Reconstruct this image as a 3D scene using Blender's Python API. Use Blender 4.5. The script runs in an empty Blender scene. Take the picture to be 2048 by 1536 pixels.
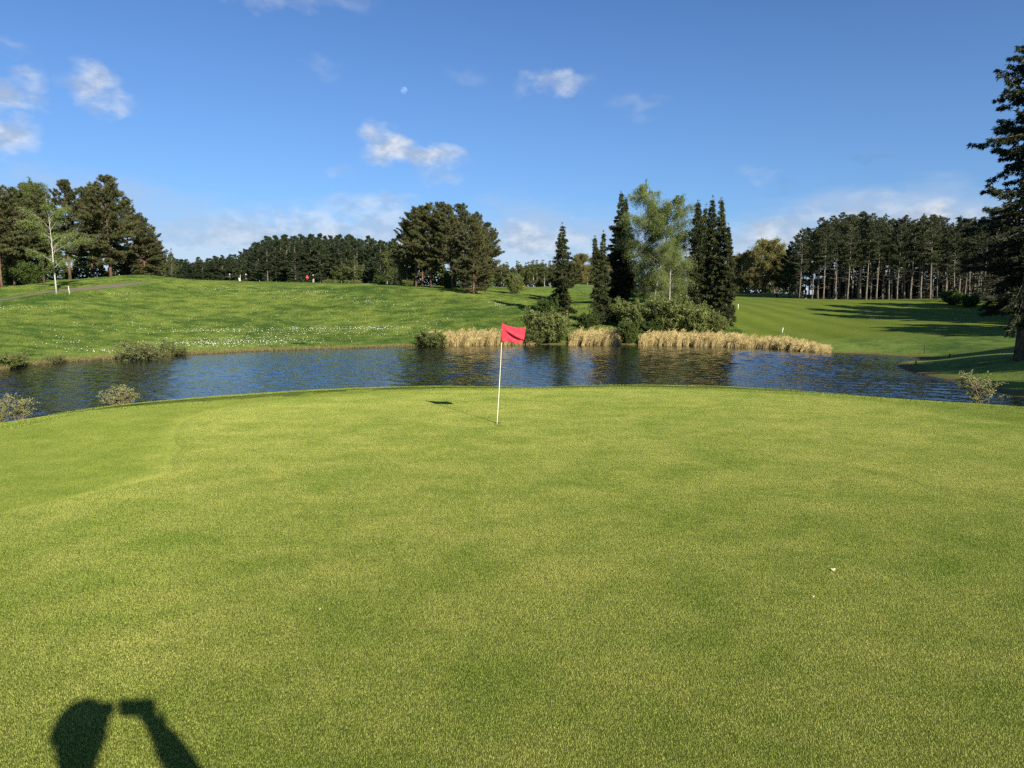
import bpy, math, random
import numpy as np
from mathutils import Vector, Matrix, Euler

R = math.radians
scene = bpy.context.scene
COL = scene.collection

# ------------------------------------------------------------------ camera, sky, sun, exposure
F_PX, CAM_Z, HORIZON = 1450.0, 1.68, 606.0          # photograph pixels (2048 x 1536)
PITCH = math.atan((768.0 - HORIZON) / F_PX)
cam_data = bpy.data.cameras.new('camera')
cam_data.sensor_width = 36.0
cam_data.lens = F_PX / 2048.0 * 36.0
cam_data.clip_start, cam_data.clip_end = 0.05, 30000.0
cam = bpy.data.objects.new('camera', cam_data)
cam.location = (0, 0, CAM_Z)
cam.rotation_euler = (math.pi / 2 - PITCH, 0, 0)
COL.objects.link(cam)
scene.camera = cam

def ray(px, py):
    u, v = (px - 1024.0) / F_PX, (768.0 - py) / F_PX
    c, s = math.cos(PITCH), math.sin(PITCH)
    return np.array([u, c + v * s, -s + v * c])
def at_depth(px, py, Y):
    d = ray(px, py); return np.array([0, 0, CAM_Z]) + d * (Y / d[1])
def on_level(px, py, z):
    d = ray(px, py); return np.array([0, 0, CAM_Z]) + d * ((z - CAM_Z) / d[2])
def az_el(px, py):
    d = ray(px, py); d = d / np.linalg.norm(d)
    return math.degrees(math.atan2(d[0], d[1])), math.degrees(math.asin(d[2]))

SHADE_DIR = ray(255, 1397)                           # where the phone's own shadow falls
SHADE_DIR = SHADE_DIR / np.linalg.norm(SHADE_DIR)
SUN_VEC = -SHADE_DIR
SUN_EL = math.asin(SUN_VEC[2])
SUN_AZ = math.atan2(SUN_VEC[0], SUN_VEC[1])          # clockwise from +Y

SUN_STRENGTH, SKY_STRENGTH, EXPOSURE = 5.0, 0.056, 0.86

world = bpy.data.worlds.new('World')
scene.world = world
world.use_nodes = True
wt = world.node_tree
wt.nodes.clear()

class NT:
    """tiny helper to write node trees"""
    def __init__(s, tree): s.t = tree
    def n(s, kind, **kw):
        nd = s.t.nodes.new(kind)
        for k, v in kw.items(): setattr(nd, k, v)
        return nd
    def put(s, sock, v):
        if isinstance(v, bpy.types.NodeSocket): s.t.links.new(v, sock)
        elif v is not None: sock.default_value = v
    def math(s, op, a, b=None, c=None, clamp=False):
        nd = s.n('ShaderNodeMath', operation=op, use_clamp=clamp)
        s.put(nd.inputs[0], a); s.put(nd.inputs[1], b)
        if c is not None: s.put(nd.inputs[2], c)
        return nd.outputs[0]
    def vec(s, op, a, b=None, scale=None):
        nd = s.n('ShaderNodeVectorMath', operation=op)
        s.put(nd.inputs[0], a); s.put(nd.inputs[1], b)
        if scale is not None: s.put(nd.inputs['Scale'], scale)
        return nd.outputs['Value'] if op in ('LENGTH', 'DOT_PRODUCT', 'DISTANCE') else nd.outputs['Vector']
    def noise(s, vec, scale, detail=3.0, rough=0.55, col=False, dist=0.0):
        nd = s.n('ShaderNodeTexNoise'); s.put(nd.inputs['Vector'], vec)
        nd.inputs['Scale'].default_value = scale; nd.inputs['Detail'].default_value = detail
        nd.inputs['Roughness'].default_value = rough; nd.inputs['Distortion'].default_value = dist
        return nd.outputs['Color'] if col else nd.outputs['Fac']
    def rng(s, v, a, b, c=0.0, d=1.0, smooth=True):
        nd = s.n('ShaderNodeMapRange', interpolation_type='SMOOTHSTEP' if smooth else 'LINEAR')
        s.put(nd.inputs[0], v)
        for i, x in zip((1, 2, 3, 4), (a, b, c, d)): s.put(nd.inputs[i], x)
        return nd.outputs[0]
    def mix(s, fac, a, b, blend='MIX'):
        nd = s.n('ShaderNodeMix', data_type='RGBA', blend_type=blend)
        s.put(nd.inputs[0], fac); s.put(nd.inputs[6], c4(a)); s.put(nd.inputs[7], c4(b))
        return nd.outputs[2]
    def comb(s, x, y, z):
        nd = s.n('ShaderNodeCombineXYZ')
        for i, v in enumerate((x, y, z)): s.put(nd.inputs[i], v)
        return nd.outputs[0]
def c4(c):
    return (c[0], c[1], c[2], 1.0) if isinstance(c, (tuple, list)) and len(c) == 3 else c

W = NT(wt)
sky = W.n('ShaderNodeTexSky', sky_type='NISHITA', sun_disc=False)
sky.sun_elevation, sky.sun_rotation = SUN_EL, SUN_AZ
sky.altitude, sky.air_density, sky.dust_density, sky.ozone_density = 0.0, 1.0, 0.35, 2.5
direc = W.n('ShaderNodeTexCoord').outputs['Generated']
sep = W.n('ShaderNodeSeparateXYZ'); W.put(sep.inputs[0], direc)
az = W.math('MULTIPLY', W.math('ARCTAN2', sep.outputs[0], sep.outputs[1]), 57.29578)
el = W.math('MULTIPLY', W.math('ARCSINE', sep.outputs[2]), 57.29578)
flat = W.comb(az, el, 0.0)
warp = W.vec('SCALE', W.vec('SUBTRACT', W.noise(W.vec('MULTIPLY', flat, (1, 1.5, 1)), 0.42, 4, 0.5, col=True), (0.5, 0.5, 0.5)), scale=3.4)
pos = W.vec('ADD', flat, warp)
# single fair-weather clouds in view: photo pixel, half width, half height (deg), opacity, brightness
CLOUDS = [(185, 165, 1.9, 1.15, .66), (215, 205, 1.7, .75, .45), (20, 190, 1.9, 1.2, .75), (20, 280, 2.0, 1.35, .80), (60, 155, 1.3, .6, .40),
          (768, 285, 1.8, 1.5, .88), (850, 315, 3.0, 1.0, .88), (795, 300, 2.0, 1.2, .85), (880, 355, 1.9, .8, .30), (1110, 168, 3.0, .8, .50),
          (1275, 205, 2.2, .7, .15), (930, 150, 1.7, .9, .13), (650, 135, 1.7, .55, .10), (560, 2, 5.5, .6, .20), (690, 2, 2.6, .8, .16),
          (680, 345, 1.2, .5, .22), (245, 215, 1.0, .5, .40), (1760, 315, 2.0, .4, -.14), (1510, 352, 1.6, .4, .14), (1560, 372, 1.5, .3, -.10),
          (30, 100, .9, .5, .18),
          (640, 456, 8.5, 1.7, .60), (740, 420, 4.0, 1.3, .50), (500, 470, 6.0, 1.4, .50), (1060, 478, 4.5, 1.2, .66), (1720, 425, 5.0, 1.0, .52), (1855, 428, 2.2, 1.0, .95), (1560, 475, 4.5, 1.4, .70), (1530, 462, 2.4, .6, .95), (1900, 450, 4.0, 1.2, .6)]
mask = None
dark = None
for (px, py, rw, rh, op) in CLOUDS:
    a, e = az_el(px, py)
    q = W.vec('MULTIPLY', W.vec('SUBTRACT', pos, (a, e, 0)), (1.0 / rw, 1.0 / rh, 1))
    m = W.rng(W.vec('LENGTH', q), 1.30, 0.15, 0.0, abs(op))
    if op > 0: mask = m if mask is None else W.math('MAXIMUM', mask, m)
    else: dark = m if dark is None else W.math('MAXIMUM', dark, m)
# the same kind of small clouds elsewhere round the sky, away from the view
away = W.rng(W.math('ABSOLUTE', az), 46.0, 62.0)
scat = W.rng(W.noise(W.vec('MULTIPLY', flat, (1, 1.6, 1)), 0.11, 5, 0.6), 0.60, 0.74, 0.0, 0.7)
mask = W.math('MAXIMUM', mask, W.math('MULTIPLY', scat, away))
# low bank along the whole horizon
bank_n = W.noise(W.vec('MULTIPLY', flat, (0.35, 1.0, 1)), 0.22, 6, 0.6)
edge = W.math('ADD', el, W.math('MULTIPLY', W.math('SUBTRACT', bank_n, 0.5), -14.0))
bank = W.rng(edge, 8.4, 4.4, 0.0, 0.70)
cum_n = W.noise(W.vec('MULTIPLY', flat, (1.0, 1.7, 1)), 0.28, 7, 0.6)
cum = W.rng(W.math('ADD', W.math('MULTIPLY', W.math('SUBTRACT', cum_n, 0.5), 13.0), W.math('MULTIPLY', el, -1.0)), -5.2, -3.6)
fine = W.noise(W.vec('MULTIPLY', flat, (1, 1.6, 1)), 0.6, 5, 0.55)
tex = W.rng(fine, 0.30, 0.70, 0.88, 1.06)
cloud_col = W.mix(W.rng(fine, 0.35, 0.65), (4.4, 5.1, 6.3), (7.6, 8.0, 8.6))
bank_col = W.mix(W.math('MULTIPLY', cum, 0.65), (4.3, 5.6, 7.6), (6.8, 7.6, 8.8))
sky_col = W.mix(1.0, sky.outputs[0], (.60, .86, 1.24), 'MULTIPLY')
lift = W.rng(el, 24.0, 3.0, 0.0, 0.20, smooth=False)
sky_col = W.mix(lift, sky_col, (3.4, 6.0, 9.6))
c1 = W.mix(bank, sky_col, bank_col)
c2 = W.mix(W.math('MULTIPLY', mask, tex, clamp=True), c1, cloud_col)
if dark is not None: c2 = W.mix(dark, c2, (1.6, 2.2, 3.4))
bg = W.n('ShaderNodeBackground'); W.put(bg.inputs['Color'], c2); bg.inputs['Strength'].default_value = SKY_STRENGTH
wo = W.n('ShaderNodeOutputWorld'); wt.links.new(bg.outputs[0], wo.inputs[0])

sun_data = bpy.data.lights.new('sun', 'SUN')
sun_data.energy, sun_data.angle, sun_data.color = SUN_STRENGTH, R(0.53), (1.0, 0.93, 0.80)
sun = bpy.data.objects.new('sun', sun_data)
sun.rotation_euler = Vector(SUN_VEC).to_track_quat('Z', 'Y').to_euler()
sun.location = Vector(SUN_VEC) * 80
COL.objects.link(sun)
vs = scene.view_settings
vs.view_transform, vs.look, vs.gamma, vs.exposure, vs.use_curve_mapping = 'Standard', 'None', 1.0, EXPOSURE, False
scene.cycles.max_bounces = 8
scene.cycles.use_denoising = False
scene.cycles.filter_width = 1.45
scene.cycles.transparent_max_bounces = 12

# ------------------------------------------------------------------ mesh and object helpers
def make_mesh(name, verts, faces, mat=None, attrs=None, smooth=False, face_mats=None):
    """verts (n,3); faces: one (m,k) array or a list of such arrays"""
    if not isinstance(faces, list): faces = [faces]
    faces = [np.asarray(f, dtype=np.int32) for f in faces if len(f)]
    me = bpy.data.meshes.new(name)
    v = np.ascontiguousarray(verts, dtype=np.float32)
    me.vertices.add(len(v)); me.vertices.foreach_set('co', v.ravel())
    loops = np.concatenate([f.ravel() for f in faces])
    tot = np.concatenate([np.full(len(f), f.shape[1], np.int32) for f in faces])
    start = np.concatenate([[0], np.cumsum(tot)[:-1]]).astype(np.int32)
    me.loops.add(len(loops)); me.loops.foreach_set('vertex_index', loops)
    me.polygons.add(len(tot)); me.polygons.foreach_set('loop_start', start)
    if smooth: me.polygons.foreach_set('use_smooth', np.ones(len(tot), bool))
    for k, a in (attrs or {}).items():
        at = me.attributes.new(k, 'FLOAT', 'POINT'); at.data.foreach_set('value', np.ascontiguousarray(a, dtype=np.float32))
    if mat is not None:
        for m in (mat if isinstance(mat, (list, tuple)) else [mat]): me.materials.append(m)
    if face_mats is not None: me.polygons.foreach_set('material_index', np.asarray(face_mats, np.int32))
    me.update(calc_edges=True); me.validate()
    return me
def link(name, me, parent=None, loc=None, rot=None, scale=None):
    o = bpy.data.objects.new(name, me); COL.objects.link(o)
    if parent is not None: o.parent = parent
    if loc is not None: o.location = loc
    if rot is not None: o.rotation_euler = rot
    if scale is not None: o.scale = scale
    return o
def tag(o, label=None, cat=None, group=None, kind=None):
    for k, v in (('label', label), ('category', cat), ('group', group), ('kind', kind)):
        if v: o[k] = v
    return o
class Acc:
    """collects verts and faces into one mesh"""
    def __init__(s): s.v, s.t, s.q, s.a, s.n = [], [], [], [], 0
    def add(s, v, f, shade=0.5):
        v = np.asarray(v, float); f = np.asarray(f, int)
        (s.t if f.shape[1] == 3 else s.q).append(f + s.n)
        s.v.append(v); s.n += len(v)
        s.a.append(np.full(len(v), shade) if np.isscalar(shade) else shade)
    def mesh(s, name, mat, smooth=False):
        fs = ([np.concatenate(s.t)] if s.t else []) + ([np.concatenate(s.q)] if s.q else [])
        return make_mesh(name, np.concatenate(s.v), fs, mat, {'shade': np.concatenate(s.a)}, smooth)
def box(cx, cy, cz, sx, sy, sz):
    v = np.array([[x, y, z] for x in (-.5, .5) for y in (-.5, .5) for z in (-.5, .5)]) * [sx, sy, sz] + [cx, cy, cz]
    return v, np.array([[0, 1, 3, 2], [4, 6, 7, 5], [0, 4, 5, 1], [2, 3, 7, 6], [0, 2, 6, 4], [1, 5, 7, 3]])
def tube(P, rad, n=8, cap=True):
    """tube along points P with radii rad"""
    P = np.asarray(P, float); k = len(P); rad = np.broadcast_to(rad, (k,))
    T = np.gradient(P, axis=0) if k > 2 else np.repeat([P[-1] - P[0]], k, 0)
    T = T / (np.linalg.norm(T, axis=1, keepdims=True) + 1e-9)
    up = np.array([1.0, 0, 0]) if abs(T[:, 2]).mean() > .7 else np.array([0, 0, 1.0])
    A = np.cross(T, up); A /= np.linalg.norm(A, axis=1, keepdims=True) + 1e-9
    B = np.cross(T, A)
    th = np.linspace(0, 2 * np.pi, n, endpoint=False)
    V = P[:, None] + rad[:, None, None] * (A[:, None] * np.cos(th)[None, :, None] + B[:, None] * np.sin(th)[None, :, None])
    V = V.reshape(-1, 3); i = np.arange(n); j = (i + 1) % n
    F = np.concatenate([np.stack([r * n + i, r * n + j, (r + 1) * n + j, (r + 1) * n + i], 1) for r in range(k - 1)])
    if cap:
        V = np.concatenate([V, P[:1], P[-1:]]); b, t = k * n, k * n + 1
        F = np.concatenate([F, np.stack([j, i, np.full(n, b), np.full(n, b)], 1), np.stack([(k - 1) * n + i, (k - 1) * n + j, np.full(n, t), np.full(n, t)], 1)])
    return V, F
def add_tube(acc, P, rad, n=8, shade=0.5):
    V, F = tube(P, rad, n, cap=False)
    acc.add(V, F, shade)
    k = len(P); i = np.arange(n)
    fan = np.stack([np.full(n - 2, 0), i[1:-1], i[2:]], 1)
    acc.t.append(fan[:, ::-1] + acc.n - k * n); acc.t.append(fan + acc.n - n)
def segs(P0, P1, R0, R1, n=3):
    """many straight limbs at once"""
    P0, P1 = np.asarray(P0, float), np.asarray(P1, float); m = len(P0)
    T = P1 - P0; T /= np.linalg.norm(T, axis=1, keepdims=True) + 1e-9
    up = np.where(np.abs(T[:, 2:3]) > .8, np.array([[1.0, 0, 0]]), np.array([[0, 0, 1.0]]))
    A = np.cross(T, up); A /= np.linalg.norm(A, axis=1, keepdims=True) + 1e-9
    B = np.cross(T, A)
    th = np.linspace(0, 2 * np.pi, n, endpoint=False)
    ring = A[:, None] * np.cos(th)[None, :, None] + B[:, None] * np.sin(th)[None, :, None]
    V = np.concatenate([P0[:, None] + ring * np.asarray(R0)[:, None, None], P1[:, None] + ring * np.asarray(R1)[:, None, None]], 1)
    i = np.arange(n); j = (i + 1) % n
    f = np.stack([i, j, j + n, i + n], 1)
    F = (f[None] + (np.arange(m) * 2 * n)[:, None, None]).reshape(-1, 4)
    return V.reshape(-1, 3), F

# ------------------------------------------------------------------ materials
MATS = {}
def new_mat(name):
    m = bpy.data.materials.new(name); m.use_nodes = True; m.node_tree.nodes.clear(); MATS[name] = m
    return m, NT(m.node_tree)
def finish(T, shader, disp=None):
    o = T.n('ShaderNodeOutputMaterial'); T.t.links.new(shader, o.inputs['Surface'])
    return o
def principled(T, color, rough=0.7, spec=0.3, normal=None, **kw):
    p = T.n('ShaderNodeBsdfPrincipled'); T.put(p.inputs['Base Color'], c4(color)); T.put(p.inputs['Roughness'], rough)
    T.put(p.inputs['Specular IOR Level'], spec)
    if normal is not None: T.put(p.inputs['Normal'], normal)
    for k, v in kw.items(): T.put(p.inputs[k], v)
    return p.outputs[0]
def bump(T, h, strength, dist):
    b = T.n('ShaderNodeBump'); b.inputs['Strength'].default_value = strength; b.inputs['Distance'].default_value = dist
    T.put(b.inputs['Height'], h); return b.outputs[0]
def attr(T, name):
    a = T.n('ShaderNodeAttribute'); a.attribute_name = name; return a.outputs['Fac']
def plain(name, color, rough=0.6, spec=0.3, var=0.15, scale=8.0, **kw):
    m, T = new_mat(name)
    p = T.n('ShaderNodeTexCoord').outputs['Object']
    n = T.noise(p, scale, 4)
    c = T.mix(T.rng(n, .3, .7), tuple(x * (1 - var) for x in color), tuple(min(1, x * (1 + var)) for x in color))
    finish(T, principled(T, c, rough, spec, bump(T, n, 0.15, 0.01), **kw))
    return m
def leaf_mat(name, dark, light, trans=0.3, rough=0.55, spec=0.25, hue_var=0.35):
    m, T = new_mat(name)
    s = attr(T, 'shade')
    rnd = T.n('ShaderNodeObjectInfo').outputs['Random']
    f = T.math('ADD', s, T.math('MULTIPLY', T.math('SUBTRACT', rnd, 0.5), hue_var), clamp=True)
    c = T.mix(f, dark, light)
    t = T.n('ShaderNodeBsdfTranslucent'); T.put(t.inputs[0], T.mix(1.0, c, (1.15, 1.2, .6), 'MULTIPLY'))
    mx = T.n('ShaderNodeMixShader'); mx.inputs[0].default_value = trans
    T.t.links.new(principled(T, c, rough, spec), mx.inputs[1]); T.t.links.new(t.outputs[0], mx.inputs[2])
    finish(T, mx.outputs[0]); return m
def bark_mat(name, a, b, scale=6.0, stretch=0.25, strength=0.6):
    m, T = new_mat(name)
    p = T.vec('MULTIPLY', T.n('ShaderNodeTexCoord').outputs['Object'], (1, 1, stretch))
    n = T.noise(p, scale, 6, 0.65)
    finish(T, principled(T, T.mix(T.rng(n, .32, .68), a, b), 0.85, 0.15, bump(T, n, strength, 0.05)))
    return m

def turf_color(T, kind):
    """colour of mown / rough grass by world position: patches, tufts, dry bits"""
    p = T.n('ShaderNodeNewGeometry').outputs['Position']
    flatp = T.vec('MULTIPLY', p, (1, 1, 0.0))
    if kind == 'green':
        A, B, C = (.150, .202, .034), (.275, .288, .074), (.36, .33, .115)
        big = T.noise(flatp, 0.33, 4, 0.6); mid = T.noise(T.vec('MULTIPLY', flatp, (1, 1.25, 1)), 1.5, 5, 0.65, dist=.4); fin = T.noise(flatp, 9.0, 4, 0.7)
        f = T.math('ADD', T.math('ADD', T.math('MULTIPLY', T.math('SUBTRACT', big, .5), 1.5), T.math('MULTIPLY', T.math('SUBTRACT', mid, .5), 2.3)),
                   T.math('MULTIPLY', T.math('SUBTRACT', fin, .5), 1.1))
        c = T.mix(T.math('ADD', f, .5, clamp=True), A, B)
        dry = T.math('MULTIPLY', T.rng(T.noise(flatp, 2.4, 5, .65), .58, .76), T.rng(T.noise(flatp, .35, 2), .42, .62))
        c = T.mix(T.math('MULTIPLY', dry, .55), c, C)
        wear = T.rng(T.noise(T.vec('ADD', flatp, (7, 3, 0)), 3.1, 3, .6), .70, .80, 0, .45)
        c = T.mix(wear, c, (.075, .115, .022))
        gr = T.noise(flatp, 75.0, 3, .75)
        c = T.mix(T.rng(gr, .34, .66), T.mix(1.0, c, (.76, .78, .70), 'MULTIPLY'), T.mix(1.0, c, (1.28, 1.26, 1.28), 'MULTIPLY'))
        return c, fin
    if kind == 'collar':
        A, B, C = (.098, .142, .020), (.180, .206, .042), (.26, .25, .075)
        big = T.noise(flatp, 0.6, 4, .6); mid = T.noise(flatp, 2.6, 5, .65); fin = T.noise(flatp, 14.0, 4, .7)
        f = T.math('ADD', T.math('ADD', T.math('MULTIPLY', T.math('SUBTRACT', big, .5), 1.2), T.math('MULTIPLY', T.math('SUBTRACT', mid, .5), 1.8)),
                   T.math('MULTIPLY', T.math('SUBTRACT', fin, .5), .6))
        c = T.mix(T.math('ADD', f, .5, clamp=True), A, B)
        return T.mix(T.rng(T.noise(flatp, 1.1, 4, .6), .62, .80, 0, .6), c, C), fin

def near_turf(T):
    """putting green or fringe colour, split along the outline of the green"""
    p = T.n('ShaderNodeNewGeometry').outputs['Position']
    q = T.vec('SUBTRACT', p, (HOLE[0], HOLE[1], 0)); sx = T.n('ShaderNodeSeparateXYZ'); T.put(sx.inputs[0], q)
    ang = T.math('MULTIPLY_ADD', T.math('ARCTAN2', sx.outputs[1], sx.outputs[0]), 1 / (2 * math.pi), .5)
    fc = T.n('ShaderNodeFloatCurve'); cv = fc.mapping.curves[0]
    k = np.linspace(0, len(G_TH) - 1, 81).astype(int)
    while len(cv.points) < len(k): cv.points.new(.5, .5)
    for pt, i in zip(cv.points, k): pt.location = ((G_TH[i] + math.pi) / (2 * math.pi), G_R[i] / 24.0); pt.handle_type = 'VECTOR'
    fc.mapping.update(); T.put(fc.inputs['Value'], ang)
    r = T.vec('LENGTH', T.vec('MULTIPLY', q, (1, 1, 0)))
    d = T.math('ADD', T.math('SUBTRACT', r, T.math('MULTIPLY', fc.outputs[0], 24.0)), T.math('MULTIPLY', T.math('SUBTRACT', T.noise(p, 6.0, 3, .6), .5), .22))
    a, f1 = turf_color(T, 'green'); b, f2 = turf_color(T, 'collar')
    return T.mix(T.rng(d, -.40, .30), a, b), f1

# ------------------------------------------------------------------ the lie of the land
WL = -1.9                                            # pond level; the putting green is level 0
def poly_sd(x, y, poly):
    """signed distance to a closed polygon, negative inside"""
    x = np.asarray(x, float).ravel(); y = np.asarray(y, float).ravel()
    out = np.empty(len(x)); P = np.asarray(poly, float); Q = np.roll(P, -1, 0)
    for s in range(0, len(x), 20000):
        X, Y = x[s:s + 20000, None], y[s:s + 20000, None]
        ex, ey = Q[:, 0] - P[:, 0], Q[:, 1] - P[:, 1]
        t = np.clip(((X - P[:, 0]) * ex + (Y - P[:, 1]) * ey) / (ex * ex + ey * ey + 1e-12), 0, 1)
        d = np.hypot(X - P[:, 0] - t * ex, Y - P[:, 1] - t * ey).min(1)
        c = ((P[:, 1] > Y) != (Q[:, 1] > Y)) & (X < ex * (Y - P[:, 1]) / (ey + 1e-12) + P[:, 0])
        out[s:s + 20000] = np.where(c.sum(1) % 2 == 1, -d, d)
    return out
def sstep(a, b, x):
    t = np.clip((x - a) / (b - a), 0, 1); return t * t * (3 - 2 * t)
def wob(x, y, s, seed=0):
    """cheap smooth value noise out of sines"""
    r = random.Random(seed); v = 0
    for k in range(6):
        a = r.uniform(0, 6.28); f = s * r.uniform(.6, 1.7); v = v + np.sin(f * (x * math.cos(a) + y * math.sin(a)) + r.uniform(0, 6.28))
    return v / 3.5
EDGE_PX = [(-120, 853), (0, 834), (130, 815), (250, 803), (380, 791), (500, 782), (640, 774), (760, 770), (900, 768), (1000, 769), (1090, 771), (1180, 767), (1300, 768), (1420, 770),
           (1500, 773), (1620, 779), (1750, 787), (1850, 793), (1950, 798), (2048, 804), (2180, 815)]
EDGE = [tuple(on_level(a, b - 1, 0)[:2]) for a, b in EDGE_PX]
_e = np.array(EDGE); _l = np.concatenate([[0], np.cumsum(np.hypot(*np.diff(_e, axis=0).T))]); _t = np.arange(0, _l[-1], .3)
_e = np.stack([np.interp(_t, _l, _e[:, 0]), np.interp(_t, _l, _e[:, 1])], 1)
for _ in range(6): _e[1:-1] = (_e[:-2] + 2 * _e[1:-1] + _e[2:]) / 4          # an even curve, no corners
EDGE = [tuple(q) for q in _e]
PLATEAU = EDGE + [(14, 10.3), (24, 6), (40, -6), (40, -40), (-22, -40), (-20, -8), (-15, 4)]
SHORE_PX = [(-240, 775), (-90, 752), (0, 741), (50, 731), (130, 724), (250, 716), (340, 711), (420, 707), (520, 702), (620, 699), (720, 696), (840, 692), (940, 690), (1060, 689), (1160, 690),
            (1250, 690), (1350, 691), (1450, 693), (1530, 696), (1590, 701), (1640, 705), (1740, 708), (1800, 712), (1830, 716), (1845, 719), (1815, 722), (1796, 725), (1790, 731), (1800, 737), (1830, 745), (1860, 753),
            (1900, 761), (1930, 769), (1965, 776), (2000, 786), (2030, 800)]
SHORE = [tuple(on_level(a, b, WL)[:2]) for a, b in SHORE_PX]
POND = SHORE + [(17, 21), (13, 17.5), (7.5, 20.0), (3, 21.0), (-2, 21.0), (-6, 19.5), (-11, 16.5), (-17, 12.5), (-26, 9), (-40, 14)]

CTRL_PX = [(0, 700, 50), (0, 650, 63), (0, 620, 73), (0, 598, 82), (0, 576, 100), (0, 566, 120), (114, 584, 84), (114, 620, 74), (110, 660, 63), (220, 570, 95), (225, 554, 106), (220, 600, 86), (220, 650, 70), (220, 690, 60),
    (300, 552, 110), (330, 556, 111), (350, 600, 90), (350, 650, 73), (350, 690, 63), (400, 562, 113), (460, 565, 114), (460, 590, 98), (460, 620, 86), (460, 652, 75), (460, 672, 70), (560, 567, 114), (560, 580, 102), (560, 610, 89), (560, 650, 75.5), (560, 672, 70), (560, 690, 65.5),
    (640, 569, 113), (700, 571, 110), (700, 590, 97), (700, 620, 86), (700, 654, 74), (700, 674, 68), (850, 578, 104), (850, 600, 92), (850, 630, 80), (850, 656, 72), (947, 589, 98), (947, 620, 83), (947, 650, 72), (1000, 602, 92), (1040, 592, 104), (1060, 620, 82), (1040, 650, 71),
    (1150, 569, 150), (1150, 585, 118), (1150, 604, 95), (1080, 575, 150), (1150, 640, 73), (1250, 600, 92), (1250, 640, 74), (1300, 612, 82), (1350, 650, 71), (1350, 585, 130),
    (1460, 598, 118), (1460, 615, 90), (1460, 640, 77), (1460, 668, 67), (1600, 597, 132), (1600, 612, 100), (1600, 632, 84), (1600, 655, 72), (1600, 680, 63), (1780, 602, 126), (1780, 620, 92), (1780, 640, 76), (1780, 665, 63), (1780, 690, 53.5),
    (1900, 606, 118), (1900, 640, 72), (1900, 690, 50), (2040, 714, 34.5), (2040, 670, 54), (1960, 694, 46), (2040, 630, 80), (2040, 612, 110), (560, 569.5, 140), (640, 571, 136), (460, 567, 142), (1530, 592, 165), (1530, 586, 190), (1620, 592, 165), (1060, 578, 200), (1130, 573, 210)]
CTRL = [tuple(at_depth(*c)) for c in CTRL_PX]
CTRL += [(19, 29, -1.6), (30, 25, -.9), (29, 36, -.85), (21, 39, -1.75), (40, 25, -.6), (50, 42, -.6), (48, 60, -.2), (70, 80, 1.2), (70, 110, 2.2), (90, 130, 2.6), (70, 150, 2.6), (100, 180, 3.0), (40, 160, 2.4),
         (-50, 40, -.3), (-60, 60, 1.6), (-75, 80, 3.2), (-90, 100, 4.4), (-100, 130, 4.8), (-70, 125, 5.2), (-45, 140, 5.2), (-30, 170, 4.6), (-80, 180, 4.4), (-40, 220, 4.0), (-110, 230, 4.0), (0, 240, 4.5), (60, 230, 3.6), (130, 230, 3.4),
         (0, -25, -4), (-30, -20, -4), (45, -20, -4), (0, 5, -4), (-12, 2, -4), (12, 2, -4), (-30, 15, -2.6), (-60, 10, -2), (60, 5, -2.5), (0, 14, -3.2), (-180, 150, 4), (200, 150, 3), (-200, 20, 0), (200, 20, 0), (0, 320, 4), (-200, 320, 4), (200, 320, 3.5)]
CTRL = np.array(CTRL)
def _tps(r2): return r2 * np.log(r2 + 1e-9) * 0.5
_S = 50.0
_cx = CTRL[:, :2] / _S
_n = len(_cx)
_K = _tps(((_cx[:, None] - _cx[None]) ** 2).sum(-1)) + 2e-3 * np.eye(_n)
_Pm = np.hstack([np.ones((_n, 1)), _cx])
_A = np.vstack([np.hstack([_K, _Pm]), np.hstack([_Pm.T, np.zeros((3, 3))])])
_w = np.linalg.solve(_A, np.concatenate([CTRL[:, 2], np.zeros(3)]))
def far_height(x, y):
    o = np.empty(len(x))
    for s in range(0, len(x), 20000):
        q = np.stack([x[s:s + 20000], y[s:s + 20000]], 1) / _S
        o[s:s + 20000] = _tps(((q[:, None] - _cx[None]) ** 2).sum(-1)) @ _w[:_n] + _w[_n] + q @ _w[_n + 1:]
    edge = np.maximum(np.abs(x) / 170.0, np.abs(y - 120) / 180.0)
    return o * (1 - sstep(.9, 1.25, edge)) + 3.0 * sstep(.9, 1.25, edge)
def H(x, y):
    x = np.atleast_1d(np.asarray(x, float)); y = np.atleast_1d(np.asarray(y, float)); shp = x.shape; x, y = x.ravel(), y.ravel()
    far = np.maximum(far_height(x, y) + .10 * wob(x, y, .35, 3) * sstep(25, 45, y) * (x / np.maximum(y, 1) < .27), WL + .05)
    s = poly_sd(x, y, PLATEAU)
    near = .018 * wob(x, y, .5, 9) - .42 * (np.sqrt(s * s + .25) + s) / 2
    land = np.where(s > 25, far, np.maximum(near, far))
    p = poly_sd(x, y, POND)
    up = WL + (land - WL) * sstep(-.3, 5.0, p) + .05 * sstep(0, .5, p)
    return np.where(p > 0, np.where(p < 6, up, land), WL - .32 * np.minimum(-p, 4) - .02).reshape(shp)
def h1(x, y): return float(H([x], [y])[0])
def hit(px, py, y0=22.0, y1=220.0, step=.25):
    """where the sight lines through photo pixels meet the ground"""
    px, py = np.atleast_1d(px).astype(float), np.atleast_1d(py).astype(float)
    D = np.stack([ray(a, b) for a, b in zip(px, py)])
    Ys = np.arange(y0, y1, step); res = np.full((len(px), 3), np.nan)
    todo = np.ones(len(px), bool)
    for Y in Ys:
        i = np.where(todo)[0]
        if not len(i): break
        q = D[i] * (Y / D[i, 1:2]) + [0, 0, CAM_Z]
        g = q[:, 2] <= H(q[:, 0], q[:, 1])
        res[i[g]] = q[g]; todo[i[g]] = False
    return res
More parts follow.
